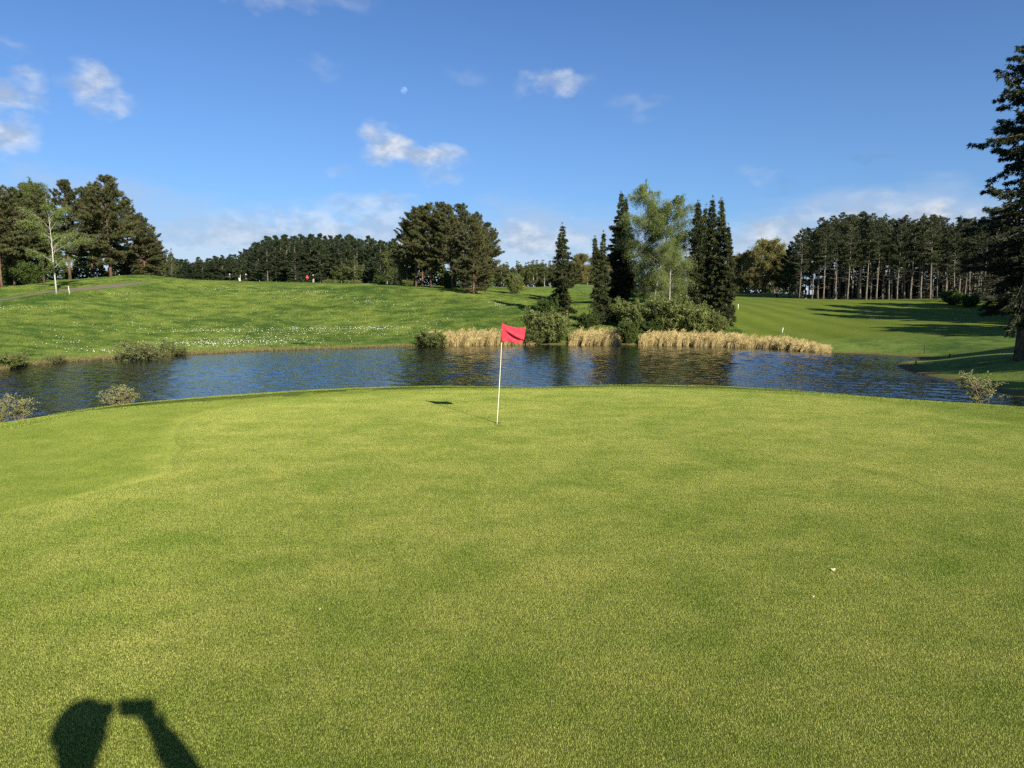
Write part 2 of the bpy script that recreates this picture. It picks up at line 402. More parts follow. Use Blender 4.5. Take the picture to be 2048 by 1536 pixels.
def foot(px, py, Y):
    """ground point at depth Y in the column of a photo pixel"""
    p = at_depth(px, py, Y); return np.array([p[0], p[1], h1(p[0], p[1])])
def in_view(x, y, z, margin=40):
    c, s = math.cos(PITCH), math.sin(PITCH); dz = z - CAM_Z
    f = y * c - dz * s; v = y * s + dz * c
    px = 1024 + F_PX * x / np.maximum(f, .01); py = 768 - F_PX * v / np.maximum(f, .01)
    return (f > .1) & (px > -margin) & (px < 2048 + margin) & (py > -margin) & (py < 1536 + margin)

# putting green outline, star-shaped about the hole
HOLE = on_level(994, 847, 0.0)
GREEN_PX = [(60, 1128), (200, 1085), (290, 1030), (335, 960), (352, 900), (343, 862), (365, 838), (420, 819), (520, 803), (640, 792), (800, 782), (1000, 777), (1200, 775), (1350, 778), (1500, 784), (1650, 793), (1780, 805), (1900, 822), (2060, 852)]
GREEN = [tuple(on_level(a, b, 0)[:2]) for a, b in GREEN_PX]
GREEN = GREEN + [(9.6, 7.0), (10.5, 2.0), (8, -3.5), (2, -5.5), (-4, -4.0), (-6.0, 0.0), (-5.2, 3.2)]
def star(poly, c, n=240):
    P = np.array(poly) - c[:2]; th = np.arctan2(P[:, 1], P[:, 0]); r = np.hypot(P[:, 0], P[:, 1]); o = np.argsort(th)
    T = np.linspace(-np.pi, np.pi, n, endpoint=False)
    rr = np.interp(T, th[o], r[o], period=2 * np.pi)
    for _ in range(3): rr = (np.roll(rr, 1) + 2 * rr + np.roll(rr, -1)) / 4
    return T, rr
G_TH, G_R = star(GREEN, HOLE)
GREEN_RING = np.stack([HOLE[0] + G_R * np.cos(G_TH), HOLE[1] + G_R * np.sin(G_TH)], 1)

def axis(parts):
    out = [parts[0][0]]
    for a, b, st in parts:
        n = max(1, int(round((b - a) / st))); out += list(np.linspace(a, b, n + 1)[1:])
    return np.array(out)
xs = axis([(-6000, -1500, 1500), (-1500, -400, 280), (-400, -160, 40), (-160, -80, 4), (-80, -40, 1.0), (-40, -12, .7), (-12, 12, .33), (12, 40, .6), (40, 75, 1.0), (75, 140, 4), (140, 400, 40), (400, 1500, 280), (1500, 6000, 1500)])
ys = axis([(-600, -60, 120), (-60, -8, 8), (-8, 18, .36), (18, 30, .7), (30, 75, .55), (75, 125, .8), (125, 180, 2), (180, 320, 8), (320, 1000, 90), (1000, 8000, 1400)])
GX, GY = np.meshgrid(xs, ys)
GZ = H(GX.ravel(), GY.ravel()).reshape(GX.shape)
nx, ny = len(xs), len(ys)
V = np.stack([GX.ravel(), GY.ravel(), GZ.ravel()], 1)
ii, jj = np.meshgrid(np.arange(nx - 1), np.arange(ny - 1)); b0 = (jj * nx + ii).ravel()
Fq = np.stack([b0, b0 + 1, b0 + nx + 1, b0 + nx], 1)
sdG = poly_sd(V[:, 0], V[:, 1], GREEN_RING)
Fq = Fq[~(sdG[Fq] < -0.30).all(1)]                   # the green itself lies here
p_pond = poly_sd(V[:, 0], V[:, 1], POND); s_pl = poly_sd(V[:, 0], V[:, 1], PLATEAU)
def fair_mask(x, y): return sstep(.275, .315, x / np.maximum(y, 1) - .03 * sstep(75, 60, y)) * sstep(55, 64, y + .6 * x - 18)
fair = fair_mask(V[:, 0], V[:, 1]) * sstep(2.0, 6.0, p_pond)
near_m = sstep(3.2, 1.8, s_pl)
mud = sstep(1.1, .2, p_pond + .35 * wob(V[:, 0], V[:, 1], 1.1, 4)) * (p_pond > -3)
LITTER = [(-62, 118, 26, 12), (-95, 112, 20, 18), (-9, 104, 9, 5), (92, 150, 48, 14), (-55, 215, 70, 30), (12, 84, 7, 6), (12, 205, 40, 14), (110, 120, 30, 20), (62, 190, 22, 14)]
lit = np.zeros(len(V))
for (cx, cy, rx, ry) in LITTER:
    lit = np.maximum(lit, sstep(1.25, .75, np.hypot((V[:, 0] - cx) / rx, (V[:, 1] - cy) / ry)))
m, T = new_mat('ground_turf')
p = T.n('ShaderNodeNewGeometry').outputs['Position']; fp = T.vec('MULTIPLY', p, (1, 1, 0))
big = T.noise(fp, .07, 4, .6); mid = T.noise(T.vec('MULTIPLY', fp, (1, .6, 1)), .45, 6, .66, dist=.5); tuf = T.noise(T.vec('MULTIPLY', fp, (1, .5, 1)), 2.2, 5, .7); fin = T.noise(fp, 11, 4, .7)
f = T.math('ADD', T.math('ADD', T.math('MULTIPLY', T.math('SUBTRACT', big, .5), 1.4), T.math('MULTIPLY', T.math('SUBTRACT', mid, .5), 1.9)), T.math('MULTIPLY', T.math('SUBTRACT', tuf, .5), 1.2))
rough_c = T.mix(T.math('ADD', f, .5, clamp=True), (.044, .092, .016), (.188, .240, .046))
rough_c = T.mix(T.rng(tuf, .58, .78, 0, .5), rough_c, (.225, .225, .055))
stripe = T.n('ShaderNodeTexWave', wave_type='BANDS', bands_direction='X'); T.put(stripe.inputs['Vector'], T.vec('MULTIPLY', fp, (.35, -.55, 0))); stripe.inputs['Scale'].default_value = .22; stripe.inputs['Distortion'].default_value = 1.6; stripe.inputs['Detail'].default_value = 2; stripe.inputs['Detail Scale'].default_value = .4
ff = T.math('ADD', T.math('MULTIPLY', stripe.outputs['Fac'], .35), T.math('ADD', T.math('MULTIPLY', T.math('SUBTRACT', mid, .5), 1.0), T.math('MULTIPLY', T.math('SUBTRACT', big, .5), .8)))
fair_c = T.mix(T.math('ADD', ff, .3, clamp=True), (.078, .118, .012), (.150, .186, .026))
c = T.mix(attr(T, 'fair'), rough_c, fair_c)
col_c, cfin = near_turf(T)
c = T.mix(attr(T, 'near'), c, T.mix(1.0, col_c, (.85, .85, .75), 'MULTIPLY'))
c = T.mix(T.math('MULTIPLY', attr(T, 'litter'), T.rng(mid, .3, .6, .55, 1)), c, T.mix(tuf, (.055, .05, .02), (.11, .085, .045)))
c = T.mix(T.math('MULTIPLY', attr(T, 'mud'), T.rng(tuf, .25, .55, .4, .95)), c, T.mix(fin, (.06, .042, .022), (.20, .13, .065)))
hgt = T.math('ADD', T.math('MULTIPLY', tuf, .7), T.math('MULTIPLY', fin, .3))
finish(T, principled(T, c, .9, .06, bump(T, hgt, .7, .10)))
ground = link('ground', make_mesh('ground', V, Fq, m, {'fair': fair, 'near': near_m, 'mud': mud, 'litter': lit}, smooth=True))
tag(ground, kind='structure')

# putting green: polar sheet with a real hole cut in the middle
nr = 64
tt = np.concatenate([[0.0], np.linspace(.004, 1, nr - 1) ** 1.15])
rad = .054 + (G_R[None, :] - .054) * tt[:, None]
gx = HOLE[0] + rad * np.cos(G_TH)[None]; gy = HOLE[1] + rad * np.sin(G_TH)[None]
gz = H(gx.ravel(), gy.ravel()) + .004 - .010 * sstep(.985, 1.0, np.repeat(tt, len(G_TH)))
nt = len(G_TH); i = np.arange(nt); j = (i + 1) % nt
Fg = np.concatenate([np.stack([k * nt + i, k * nt + j, (k + 1) * nt + j, (k + 1) * nt + i], 1)[:, ::-1] for k in range(nr - 1)])
m, T = new_mat('green_turf')
c, fin = near_turf(T)
grain = T.noise(T.n('ShaderNodeNewGeometry').outputs['Position'], 160, 3, .7)
c = T.mix(1.0, c, (.38, .38, .30), 'MULTIPLY')          # thatch between the blades
finish(T, principled(T, c, .9, .05, bump(T, grain, .6, .006)))
pg = link('putting_green', make_mesh('putting_green', np.stack([gx.ravel(), gy.ravel(), gz], 1), Fg[:, ::-1], m, smooth=True))
tag(pg, kind='structure')
HZ = h1(HOLE[0], HOLE[1]) + .004
cup = Acc(); th = np.linspace(0, 2 * np.pi, 24, endpoint=False)
ring = lambda r, z: np.stack([HOLE[0] + r * np.cos(th), HOLE[1] + r * np.sin(th), np.full(24, z)], 1)
k = np.arange(24); k2 = (k + 1) % 24
cup.add(np.concatenate([ring(.054, HZ - .025), ring(.054, HZ - .15), [[HOLE[0], HOLE[1], HZ - .15]]]), np.concatenate([np.stack([k, k2, k2 + 24, k + 24], 1), np.stack([k + 24, k2 + 24, np.full(24, 48), np.full(24, 48)], 1)])[:24])
cup.add(np.concatenate([ring(.054, HZ - .15), [[HOLE[0], HOLE[1], HZ - .15]]]), np.stack([k, k2, np.full(24, 24)], 1))
cup.add(np.concatenate([ring(.0545, HZ - .001), ring(.0545, HZ - .025)]), np.stack([k, k2, k2 + 24, k + 24], 1))
hc = link('hole_cup', cup.mesh('hole_cup', plain('cup_soil', (.05, .045, .025), .9)))
tag(hc, 'round hole in the putting green at the foot of the flagpole', 'hole')

# pond water
m, T = new_mat('pond_water')
g = T.n('ShaderNodeNewGeometry'); p = g.outputs['Position']
def ripple(scale, k, stretch, ang):
    mp = T.n('ShaderNodeMapping'); mp.inputs['Rotation'].default_value[2] = ang; mp.inputs['Scale'].default_value = stretch
    T.put(mp.inputs['Vector'], p)
    n = T.vec('SUBTRACT', T.noise(mp.outputs[0], scale, 3, .6, col=True), (.5, .5, .5))
    return T.vec('MULTIPLY', n, (k, k, 0))
calm = T.rng(T.noise(T.vec('MULTIPLY', p, (.5, 1, 0)), .09, 3, .5), .35, .62, .55, 1.1)
w = T.vec('ADD', T.vec('ADD', ripple(7.5, .38, (.55, 1.3, 1), .35), ripple(3.0, .09, (.5, 1.2, 1), .25)), ripple(16.0, .36, (.8, 1.2, 1), 0))
w = T.vec('SCALE', w, scale=calm)
nrm = T.vec('NORMALIZE', T.vec('ADD', w, g.outputs['Normal']))
finish(T, principled(T, (.004, .007, .008), .03, .5, nrm, IOR=1.333))
P2 = np.array(POND)
wx = np.arange(-46, P2[:, 0].max() + 3, .15); wy = np.arange(P2[:, 1].min() - 3, P2[:, 1].max() + 3, .13); NX, NY = len(wx), len(wy)
WX, WY = np.meshgrid(wx, wy); x, y = WX.ravel(), WY.ravel(); rw = random.Random(8); zw = np.zeros(len(x))
gust = .75 + .35 * wob(x, y, .16, 12)                 # wind patches
for _ in range(46):                                   # small wind waves running to the right and away
    lam = rw.uniform(.42, 1.25); a_ = R(rw.gauss(66, 30)); k_ = 2 * math.pi / lam
    zw += .0190 * lam ** 1.1 * rw.uniform(.4, 1) * np.sin(k_ * (x * math.cos(a_) + y * math.sin(a_)) + rw.uniform(0, 6.28) + .6 * np.sin(.35 * x * rw.uniform(.5, 1.5) + rw.uniform(0, 6)))
sd = poly_sd(x, y, POND)
lee = .35 + .65 * sstep(0.2, -4.0, sd)                # calmer close to the bank
WV = np.stack([x, y, WL + zw * .19 * np.clip(gust, .35, 1.3) * lee], 1)
ii, jj = np.meshgrid(np.arange(NX - 1), np.arange(NY - 1)); b0 = (jj * NX + ii).ravel()
Fw = np.stack([b0, b0 + 1, b0 + NX + 1, b0 + NX], 1)
Fw = Fw[((sd < 1.6) & (x > -46) & in_view(x, y, np.full(len(x), WL), 260))[Fw].all(1)]
used = np.unique(Fw); remap = np.full(len(x), -1); remap[used] = np.arange(len(used))
pond = link('pond_water', make_mesh('pond_water', WV[used], remap[Fw], m, smooth=True))
tag(pond, kind='structure')

# gravel path climbing past the left birch
PATH_PX = [(-60, 603, 76), (0, 597, 80), (60, 590, 83), (114, 582.5, 86), (170, 576, 90), (230, 570, 95), (270, 566, 99), (300, 562, 103)]
cp = np.array([foot(*q)[:2] for q in PATH_PX]); cs = np.linspace(0, 1, len(cp)); fs = np.linspace(0, 1, 60)
cp = np.stack([np.interp(fs, cs, cp[:, 0]), np.interp(fs, cs, cp[:, 1])], 1)
tn = np.gradient(cp, axis=0); tn /= np.linalg.norm(tn, axis=1, keepdims=True); nn = np.stack([-tn[:, 1], tn[:, 0]], 1)
wd = .85 * sstep(1.02, .70, fs)[:, None] + .10
PV = []
for k in (-1, -.5, 0, .5, 1):
    q = cp + nn * wd * k; PV.append(np.stack([q[:, 0], q[:, 1], H(q[:, 0], q[:, 1]) + .05 - .03 * abs(k)], 1))
PV = np.concatenate(PV); i = np.arange(59)
Fp = np.concatenate([np.stack([r * 60 + i, r * 60 + i + 1, (r + 1) * 60 + i + 1, (r + 1) * 60 + i], 1)[:, ::-1] for r in range(4)])
m, T = new_mat('gravel')
p = T.n('ShaderNodeNewGeometry').outputs['Position']; n1 = T.noise(p, .8, 5, .6); n2 = T.noise(p, 9, 4, .7)
finish(T, principled(T, T.mix(T.math('MULTIPLY', n1, n2), (.13, .105, .07), (.29, .24, .17)), .95, .1, bump(T, n2, .5, .03)))
path = link('path', make_mesh('path', PV, Fp, m, smooth=True)); tag(path, kind='structure')

# ------------------------------------------------------------------ grass blades (tiles of blades laid over the turf)
def blade_tile(name, size, count, ln, wd, lean, mat, seed, clump=0):
    g = np.random.default_rng(seed)
    c = np.concatenate([g.uniform(-size / 2, size / 2, (count, 2)), np.zeros((count, 1))], 1)
    if clump:
        cc = g.uniform(-size / 2, size / 2, (clump, 2)); k = g.integers(0, clump, count); c[:, :2] = cc[k] + g.normal(0, size * .05, (count, 2))
    yaw = g.uniform(0, 2 * np.pi, count); le = np.radians(g.uniform(lean[0], lean[1], count)); L = g.uniform(ln[0], ln[1], count); w = g.uniform(wd[0], wd[1], count)
    d = np.stack([np.sin(le) * np.cos(yaw), np.sin(le) * np.sin(yaw), np.cos(le)], 1); s = np.stack([-np.sin(yaw), np.cos(yaw), np.zeros(count)], 1)
    c[:, 2] = -ln[0] * .15
    V = np.stack([c - s * w[:, None] / 2, c + s * w[:, None] / 2, c + d * L[:, None]], 1).reshape(-1, 3)
    return make_mesh(name, V, np.arange(count * 3).reshape(-1, 3), mat, {'shade': np.repeat(g.random(count), 3)})
def blade_mat(name, kind, trans=.25, gain=1.0):
    m, T = new_mat(name)
    if kind in ('green', 'collar'): c, _ = near_turf(T)
    else:
        p = T.vec('MULTIPLY', T.n('ShaderNodeNewGeometry').outputs['Position'], (1, 1, 0))
        n = T.math('ADD', T.math('MULTIPLY', T.noise(p, .07, 4, .6), .6), T.math('MULTIPLY', T.noise(p, .5, 4, .6), .7))
        c = T.mix(T.rng(n, .5, .8), (.056, .114, .020), (.206, .262, .052))
    s = attr(T, 'shade')
    c = T.mix(s, T.mix(1.0, c, (.80 * gain, .84 * gain, .76 * gain), 'MULTIPLY'), T.mix(1.0, c, (1.30 * gain, 1.24 * gain, 1.2 * gain), 'MULTIPLY'))
    t = T.n('ShaderNodeBsdfTranslucent'); T.put(t.inputs[0], c); mx = T.n('ShaderNodeMixShader'); mx.inputs[0].default_value = trans
    T.t.links.new(principled(T, c, .5, .2), mx.inputs[1]); T.t.links.new(t.outputs[0], mx.inputs[2]); finish(T, mx.outputs[0])
    return m
def lay_tiles(name, tile_me, pts, seed, jit=.2):
    """one grass object: geometry nodes lay copies of a tile of blades on the points"""
    g = np.random.default_rng(seed); x, y = pts[:, 0], pts[:, 1]
    z = H(x, y); e = .25
    gx = (H(x + e, y) - H(x - e, y)) / (2 * e); gy = (H(x, y + e) - H(x, y - e)) / (2 * e)
    yaw = g.integers(0, 4, len(x)) * (np.pi / 2) + g.uniform(-jit, jit, len(x))
    rot = np.zeros((len(x), 3))
    for k in range(len(x)):
        q = Vector((0, 0, 1)).rotation_difference(Vector((-gx[k], -gy[k], 1)).normalized()) @ Euler((0, 0, yaw[k])).to_quaternion()
        rot[k] = q.to_euler()
    me = bpy.data.meshes.new(name); me.vertices.add(len(x)); me.vertices.foreach_set('co', np.stack([x, y, z], 1).astype(np.float32).ravel())
    a = me.attributes.new('rot', 'FLOAT_VECTOR', 'POINT'); a.data.foreach_set('vector', rot.astype(np.float32).ravel())
    o = link(name, me)
    src = bpy.data.objects.new(name + '_tile', tile_me)      # not linked to the scene: only a source for the nodes
    ng = bpy.data.node_groups.new(name + '_nodes', 'GeometryNodeTree')
    ng.interface.new_socket('Geometry', in_out='INPUT', socket_type='NodeSocketGeometry'); ng.interface.new_socket('Geometry', in_out='OUTPUT', socket_type='NodeSocketGeometry')
    gi, go = ng.nodes.new('NodeGroupInput'), ng.nodes.new('NodeGroupOutput')
    oi = ng.nodes.new('GeometryNodeObjectInfo'); oi.inputs['Object'].default_value = src; oi.inputs['As Instance'].default_value = True
    na = ng.nodes.new('GeometryNodeInputNamedAttribute'); na.data_type = 'FLOAT_VECTOR'; na.inputs['Name'].default_value = 'rot'
    er = ng.nodes.new('FunctionNodeEulerToRotation')
    ip = ng.nodes.new('GeometryNodeInstanceOnPoints')
    L = ng.links.new
    L(gi.outputs[0], ip.inputs['Points']); L(oi.outputs['Geometry'], ip.inputs['Instance']); L(na.outputs[0], er.inputs[0]); L(er.outputs[0], ip.inputs['Rotation']); L(ip.outputs[0], go.inputs[0])
    md = o.modifiers.new('tiles', 'NODES'); md.node_group = ng
    return o
def grid_pts(x0, x1, y0, y1, st):
    a, b = np.meshgrid(np.arange(x0, x1, st), np.arange(y0, y1, st)); return np.stack([a.ravel(), b.ravel()], 1)
q = grid_pts(-13, 14, 1.5, 19, .5)
sg = poly_sd(q[:, 0], q[:, 1], GREEN_RING); sp = poly_sd(q[:, 0], q[:, 1], PLATEAU); vis = in_view(q[:, 0], q[:, 1], np.zeros(len(q)), 200)
hole_cell = (np.abs(q[:, 0] - HOLE[0]) <= .25) & (np.abs(q[:, 1] - HOLE[1]) <= .25)
SHORT = blade_mat('short_grass', 'green', .25, 1.58)
TILE = blade_tile('short_blades', .5, 25000, (.009, .016), (.0016, .0027), (0, 50), SHORT, 1)
o = lay_tiles('putting_green_grass', TILE, q[(sg < .1) & (sp < -.8) & vis & ~hole_cell], 2, 0)
tag(o, 'closely mown yellowish green grass of the putting green', 'grass', kind='stuff')
hc_me = blade_tile('hole_blades', .5, 25000, (.009, .016), (.0016, .0027), (0, 50), SHORT, 21); hq = q[hole_cell][0]
cv = np.empty(len(hc_me.vertices) * 3, np.float32); hc_me.vertices.foreach_get('co', cv); cv = cv.reshape(-1, 3, 3)
cv = cv[np.hypot(cv[:, 0, 0] + hq[0] - HOLE[0], cv[:, 0, 1] + hq[1] - HOLE[1]) > .058]; cv = cv.reshape(-1, 3) + [hq[0], hq[1], h1(*hq)]
bpy.data.meshes.remove(hc_me)
o = link('hole_rim_grass', make_mesh('hole_rim_grass', cv, np.arange(len(cv)).reshape(-1, 3), SHORT, {'shade': np.repeat(np.random.default_rng(4).random(len(cv) // 3), 3)}))
tag(o, 'mown grass round the rim of the hole', 'grass', kind='stuff')
o = lay_tiles('collar_grass', TILE, q[(sg >= .1) & (sp < -.8) & vis], 4, 0)
tag(o, 'slightly longer bright green fringe grass round the putting green', 'grass', kind='stuff')
# the rolled-over rim of the green: blades set one by one on the curve
gr_ = np.random.default_rng(31); cells = q[(sp >= -.8) & (sp < 1.3) & vis]; per_ = 1150
bx_ = (cells[:, None] + gr_.uniform(-.25, .25, (len(cells), per_, 2))).reshape(-1, 2); n_ = len(bx_)
yw = gr_.uniform(0, 6.283, n_); le = np.radians(gr_.uniform(0, 50, n_)); ln_ = gr_.uniform(.012, .024, n_); wd_ = gr_.uniform(.005, .010, n_)
cb = np.stack([bx_[:, 0], bx_[:, 1], H(bx_[:, 0], bx_[:, 1]) - .002], 1); sb_ = np.stack([-np.sin(yw), np.cos(yw), 0 * yw], 1) * wd_[:, None] / 2; db = np.stack([np.sin(le) * np.cos(yw), np.sin(le) * np.sin(yw), np.cos(le)], 1) * ln_[:, None]
o = link('rim_grass', make_mesh('rim_grass', np.stack([cb - sb_, cb + sb_, cb + db], 1).reshape(-1, 3), np.arange(n_ * 3).reshape(-1, 3), SHORT, {'shade': np.repeat(gr_.random(n_), 3)}))
tag(o, 'mown grass along the far rim of the green above the pond', 'grass', kind='stuff')
q = grid_pts(-80, 34, 36, 122, 2.1); q = q + np.random.default_rng(5).uniform(-.5, .5, q.shape)
z = H(q[:, 0], q[:, 1]); pp = poly_sd(q[:, 0], q[:, 1], POND); pth = np.min(np.hypot(q[:, None, 0] - cp[None, :, 0], q[:, None, 1] - cp[None, :, 1]), 1)
ok = (pp > 1.2) & (fair_mask(q[:, 0], q[:, 1]) < .3) & in_view(q[:, 0], q[:, 1], z, 60) & (pth > 2.1) & ((q[:, 0] < 14) | (q[:, 1] > 66))
o = lay_tiles('rough_grass', blade_tile('rough_blades', 2.4, 5200, (.05, .16), (.012, .03), (5, 60), blade_mat('rough_grass', 'rough'), 6, clump=150), q[ok], 7)
tag(o, 'tufted rough grass on the slope across the pond', 'grass', kind='stuff')

# ------------------------------------------------------------------ trees: builders
def unit(v): return v / (np.linalg.norm(v, axis=-1, keepdims=True) + 1e-9)
def tufts(C, D, n, ln, wd, spread, g, base=.5):
    """needle tufts: n thin blades fanning out of each centre"""
    m = len(C)
    B = unit(np.repeat(D, n, 0) + spread * g.normal(size=(m * n, 3))); c = np.repeat(C, n, 0) + g.normal(size=(m * n, 3)) * ln * .18
    L = ln * g.uniform(.6, 1.15, (m * n, 1)); s = unit(np.cross(B, g.normal(size=(m * n, 3)))) * wd * .5 * g.uniform(.7, 1.3, (m * n, 1))
    V = np.stack([c - s, c + s, c + B * L], 1).reshape(-1, 3)
    sh = np.clip(np.repeat(g.normal(base, .2, m), n) + g.normal(0, .12, m * n), 0, 1)
    return V, np.arange(m * n * 3).reshape(-1, 3), np.repeat(sh, 3)
def leaves(C, size, g, up=.1, base=.5, sd=.2, droop=None):
    """rhombic leaves folded on random axes"""
    m = len(C); a = g.normal(size=(m, 3))
    if droop is not None: a = unit(a) + droop
    a = unit(a); nrm = unit(g.normal(size=(m, 3)) + [0, 0, up * 2]); b = unit(np.cross(a, nrm)); L = size * g.uniform(.6, 1.3, (m, 1))
    V = np.stack([C, C + a * L * .5 + b * L * .32, C + a * L, C + a * L * .5 - b * L * .32], 1).reshape(-1, 3)
    k = np.arange(m)[:, None] * 4
    return V, np.concatenate([k + [0, 1, 2], k + [0, 2, 3]]).reshape(-1, 3), np.repeat(np.clip(g.normal(base, sd, m), 0, 1), 4)
class Tree:
    def __init__(s): s.trunk, s.limb, s.crown = Acc(), [], Acc()
    def meshes(s, name, bark, leaf, limb_mat=None):
        out = [('trunk', s.trunk.mesh(name + '_trunk', bark, True))]
        if s.limb:
            a = Acc(); P = np.array([q[0] for q in s.limb]); Q = np.array([q[1] for q in s.limb])
            a.add(*segs(P, Q, np.array([q[2] for q in s.limb]), np.array([q[3] for q in s.limb]), 3)); out.append(('limbs', a.mesh(name + '_limbs', limb_mat or bark, True)))
        if s.crown.n: out.append(('crown', s.crown.mesh(name + '_crown', leaf)))
        return out
def trunk_line(h, bend, g, k=9):
    z = np.linspace(0, h, k); a = np.cumsum(g.normal(0, bend, (k, 2)), 0) * (h / k); a -= a[0]
    return np.stack([a[:, 0], a[:, 1], z], 1)
def on_line(P, z): return np.array([np.interp(z, P[:, 2], P[:, 0]), np.interp(z, P[:, 2], P[:, 1]), z])

def pine(seed, h=14., bare=.35, width=3.2, spacing=.42, per=4, tl=.30, blades=9, dens=1.0, flat_top=.75, dead=10, r0=.019):
    g = np.random.default_rng(seed); t = Tree(); P = trunk_line(h, .018, g)
    zz = np.linspace(0, 1, len(P)); add_tube(t.trunk, P, h * r0 * (1 - .86 * zz ** .9) * (1 + .35 * np.exp(-zz * 30)), 8)
    C, D = [], []
    z = bare * h; z0 = z
    lobes = [(g.uniform(0, 6.28), g.uniform(.1, .9), g.uniform(.2, 1.3)) for _ in range(9)]
    while z < h * .985:
        u = (z - z0) / (h - z0)
        prof = (min(1, .45 + u * 2.6) * max(.06, (1 - u ** 2.2)) ** flat_top)
        for _ in range(g.integers(per - 1, per + 2)):
            a = g.uniform(0, 6.28)
            lob = 1 + sum(.25 * (w - .8) * math.cos(a - b) * math.exp(-((u - c) / .2) ** 2) for b, c, w in lobes) * 2
            L = width * prof * g.uniform(.55, 1.08) * max(.35, lob)
            if L < .15: continue
            el0 = -.12 + .85 * u + g.normal(0, .12); dirh = np.array([math.cos(a), math.sin(a), 0])
            b0 = on_line(P, z); n = max(3, int(L / .45)); pts = [b0]
            for i in range(n):
                e = el0 + .35 * (i / n) ** 1.5; dirh = unit(dirh + g.normal(0, .10, 3) * [1, 1, 0]); pts.append(pts[-1] + (dirh * math.cos(e) + np.array([0, 0, math.sin(e)])) * L / n)
            r = .012 + .016 * L
            for i in range(n): t.limb.append((pts[i], pts[i + 1], r * (1 - i / n * .8), r * (1 - (i + 1) / n * .8)))
            pts = np.array(pts); m = int(max(2, L * 3.2 * dens))
            for w in g.uniform(.32, 1.0, m):
                k = min(n - 1, int(w * n)); q = pts[k] + (pts[k + 1] - pts[k]) * (w * n - k)
                sd = unit(np.cross(dirh, [0, 0, 1])) * g.choice([-1, 1]); sv = unit(dirh * .7 + sd * g.uniform(.5, 1.1) + np.array([0, 0, g.uniform(-.05, .45)]))
                sl = g.uniform(.25, .55) * (.45 + .28 * L) * (1.2 - .5 * w)
                t.limb.append((q, q + sv * sl, .011, .005))
                for _k in range(max(2, int(sl / .16))):
                    C.append(q + sv * sl * g.uniform(.25, 1.05) + g.normal(0, .06, 3)); D.append(unit(sv * .6 + np.array([0, 0, .75])))
            C.append(pts[-1]); D.append(unit(dirh + np.array([0, 0, .6])))
        z += spacing * g.uniform(.6, 1.35)
    for _ in range(dead):                                  # dead snags under the crown
        zb = g.uniform(bare * .35, bare * 1.05) * h; a = g.uniform(0, 6.28); b0 = on_line(P, zb); L = g.uniform(.5, 1.6)
        e = g.uniform(-.25, .2); m1 = b0 + np.array([math.cos(a) * math.cos(e), math.sin(a) * math.cos(e), math.sin(e)]) * L; t.limb.append((b0, m1, .025, .008))
        t.limb.append((b0 * .45 + m1 * .55, m1 + g.normal(0, .3, 3), .012, .004))
    V, F, S = tufts(np.array(C), np.array(D), blades, tl, tl * .25, .60, g); t.crown.add(V, F, S)
    return t
def spruce(seed, h=12., width=1.7, base=.03, spacing=.26, per=6, droop=.5, tl=.20, blades=7, dens=1.0, twin=0, power=.72, thin=0.0, ragged=.25, gaps=(), cap=99., jig=.05):
    g = np.random.default_rng(seed); t = Tree()
    stems = [(trunk_line(h, .008, g), h, 1.0)]
    if twin:
        Q = trunk_line(h * .95, .008, g); Q[:, 0] += np.linspace(0, twin, len(Q)); stems.append((Q, h * .95, .8))
    C, D = [], []
    for P, hh, wf in stems:
        zz = np.linspace(0, 1, len(P)); add_tube(t.trunk, P, hh * .015 * (1 - .93 * zz) * (1 + .4 * np.exp(-zz * 30)) * (.8 + .2 * wf), 8)
        z = base * hh
        while z < hh * .99:
            u = z / hh; env = width * wf * max(.02, (1 - u)) ** power * (1 if u > .12 else .75 + 2 * u) * min(1, (1 - u) / .30) ** .55
            env = min(env, cap)
            for _ in range(per):
                if g.random() < thin * (1.1 - u): continue
                a = g.uniform(0, 6.28); L = env * g.uniform(1 - ragged * 1.6, 1 + ragged * .6)
                if any(abs(u - c) < w and math.cos(a - b) > .2 for c, b, w in gaps): L *= .45
                b0 = on_line(P, z); dh = np.array([math.cos(a), math.sin(a), 0])
                e = .35 * u - droop * (1 - u) * .5 + g.normal(0, jig); n = max(2, int(L / .4)); pts = [b0]
                for i in range(n):
                    ee = e - droop * .55 * math.sin((i + .5) / n * 2.2) + .45 * (i / n) ** 2; pts.append(pts[-1] + (dh * math.cos(ee) + np.array([0, 0, math.sin(ee)])) * L / n)
                for i in range(n): t.limb.append((pts[i], pts[i + 1], .010 + .008 * L * (1 - i / n), .008))
                pts = np.array(pts); m = int(max(3, L * 13 * dens)); w = g.uniform(.18, 1.0, m) ** .8; k = np.minimum(n - 1, (w * n).astype(int))
                q = pts[k] + (pts[k + 1] - pts[k]) * (w * n - k)[:, None]
                lat = g.normal(0, .16 + .06 * L, m) * (1.15 - w); sd = np.array([-dh[1], dh[0], 0]); q = q + sd[None] * lat[:, None]; q[:, 2] -= np.abs(lat) * .55 + g.uniform(0, .10, m)
                C += list(q); D += list(unit(dh[None] * .8 + sd[None] * np.sign(lat)[:, None] * .6 + np.array([[0, 0, -.55]]) + g.normal(0, .2, (m, 3))))
            z += spacing * g.uniform(.7, 1.3)
        C.append(P[-1]); D.append(np.array([0, 0, 1.]))
    V, F, S = tufts(np.array(C), np.array(D), blades, tl, tl * .34, .45, g); t.crown.add(V, F, S)
    return t
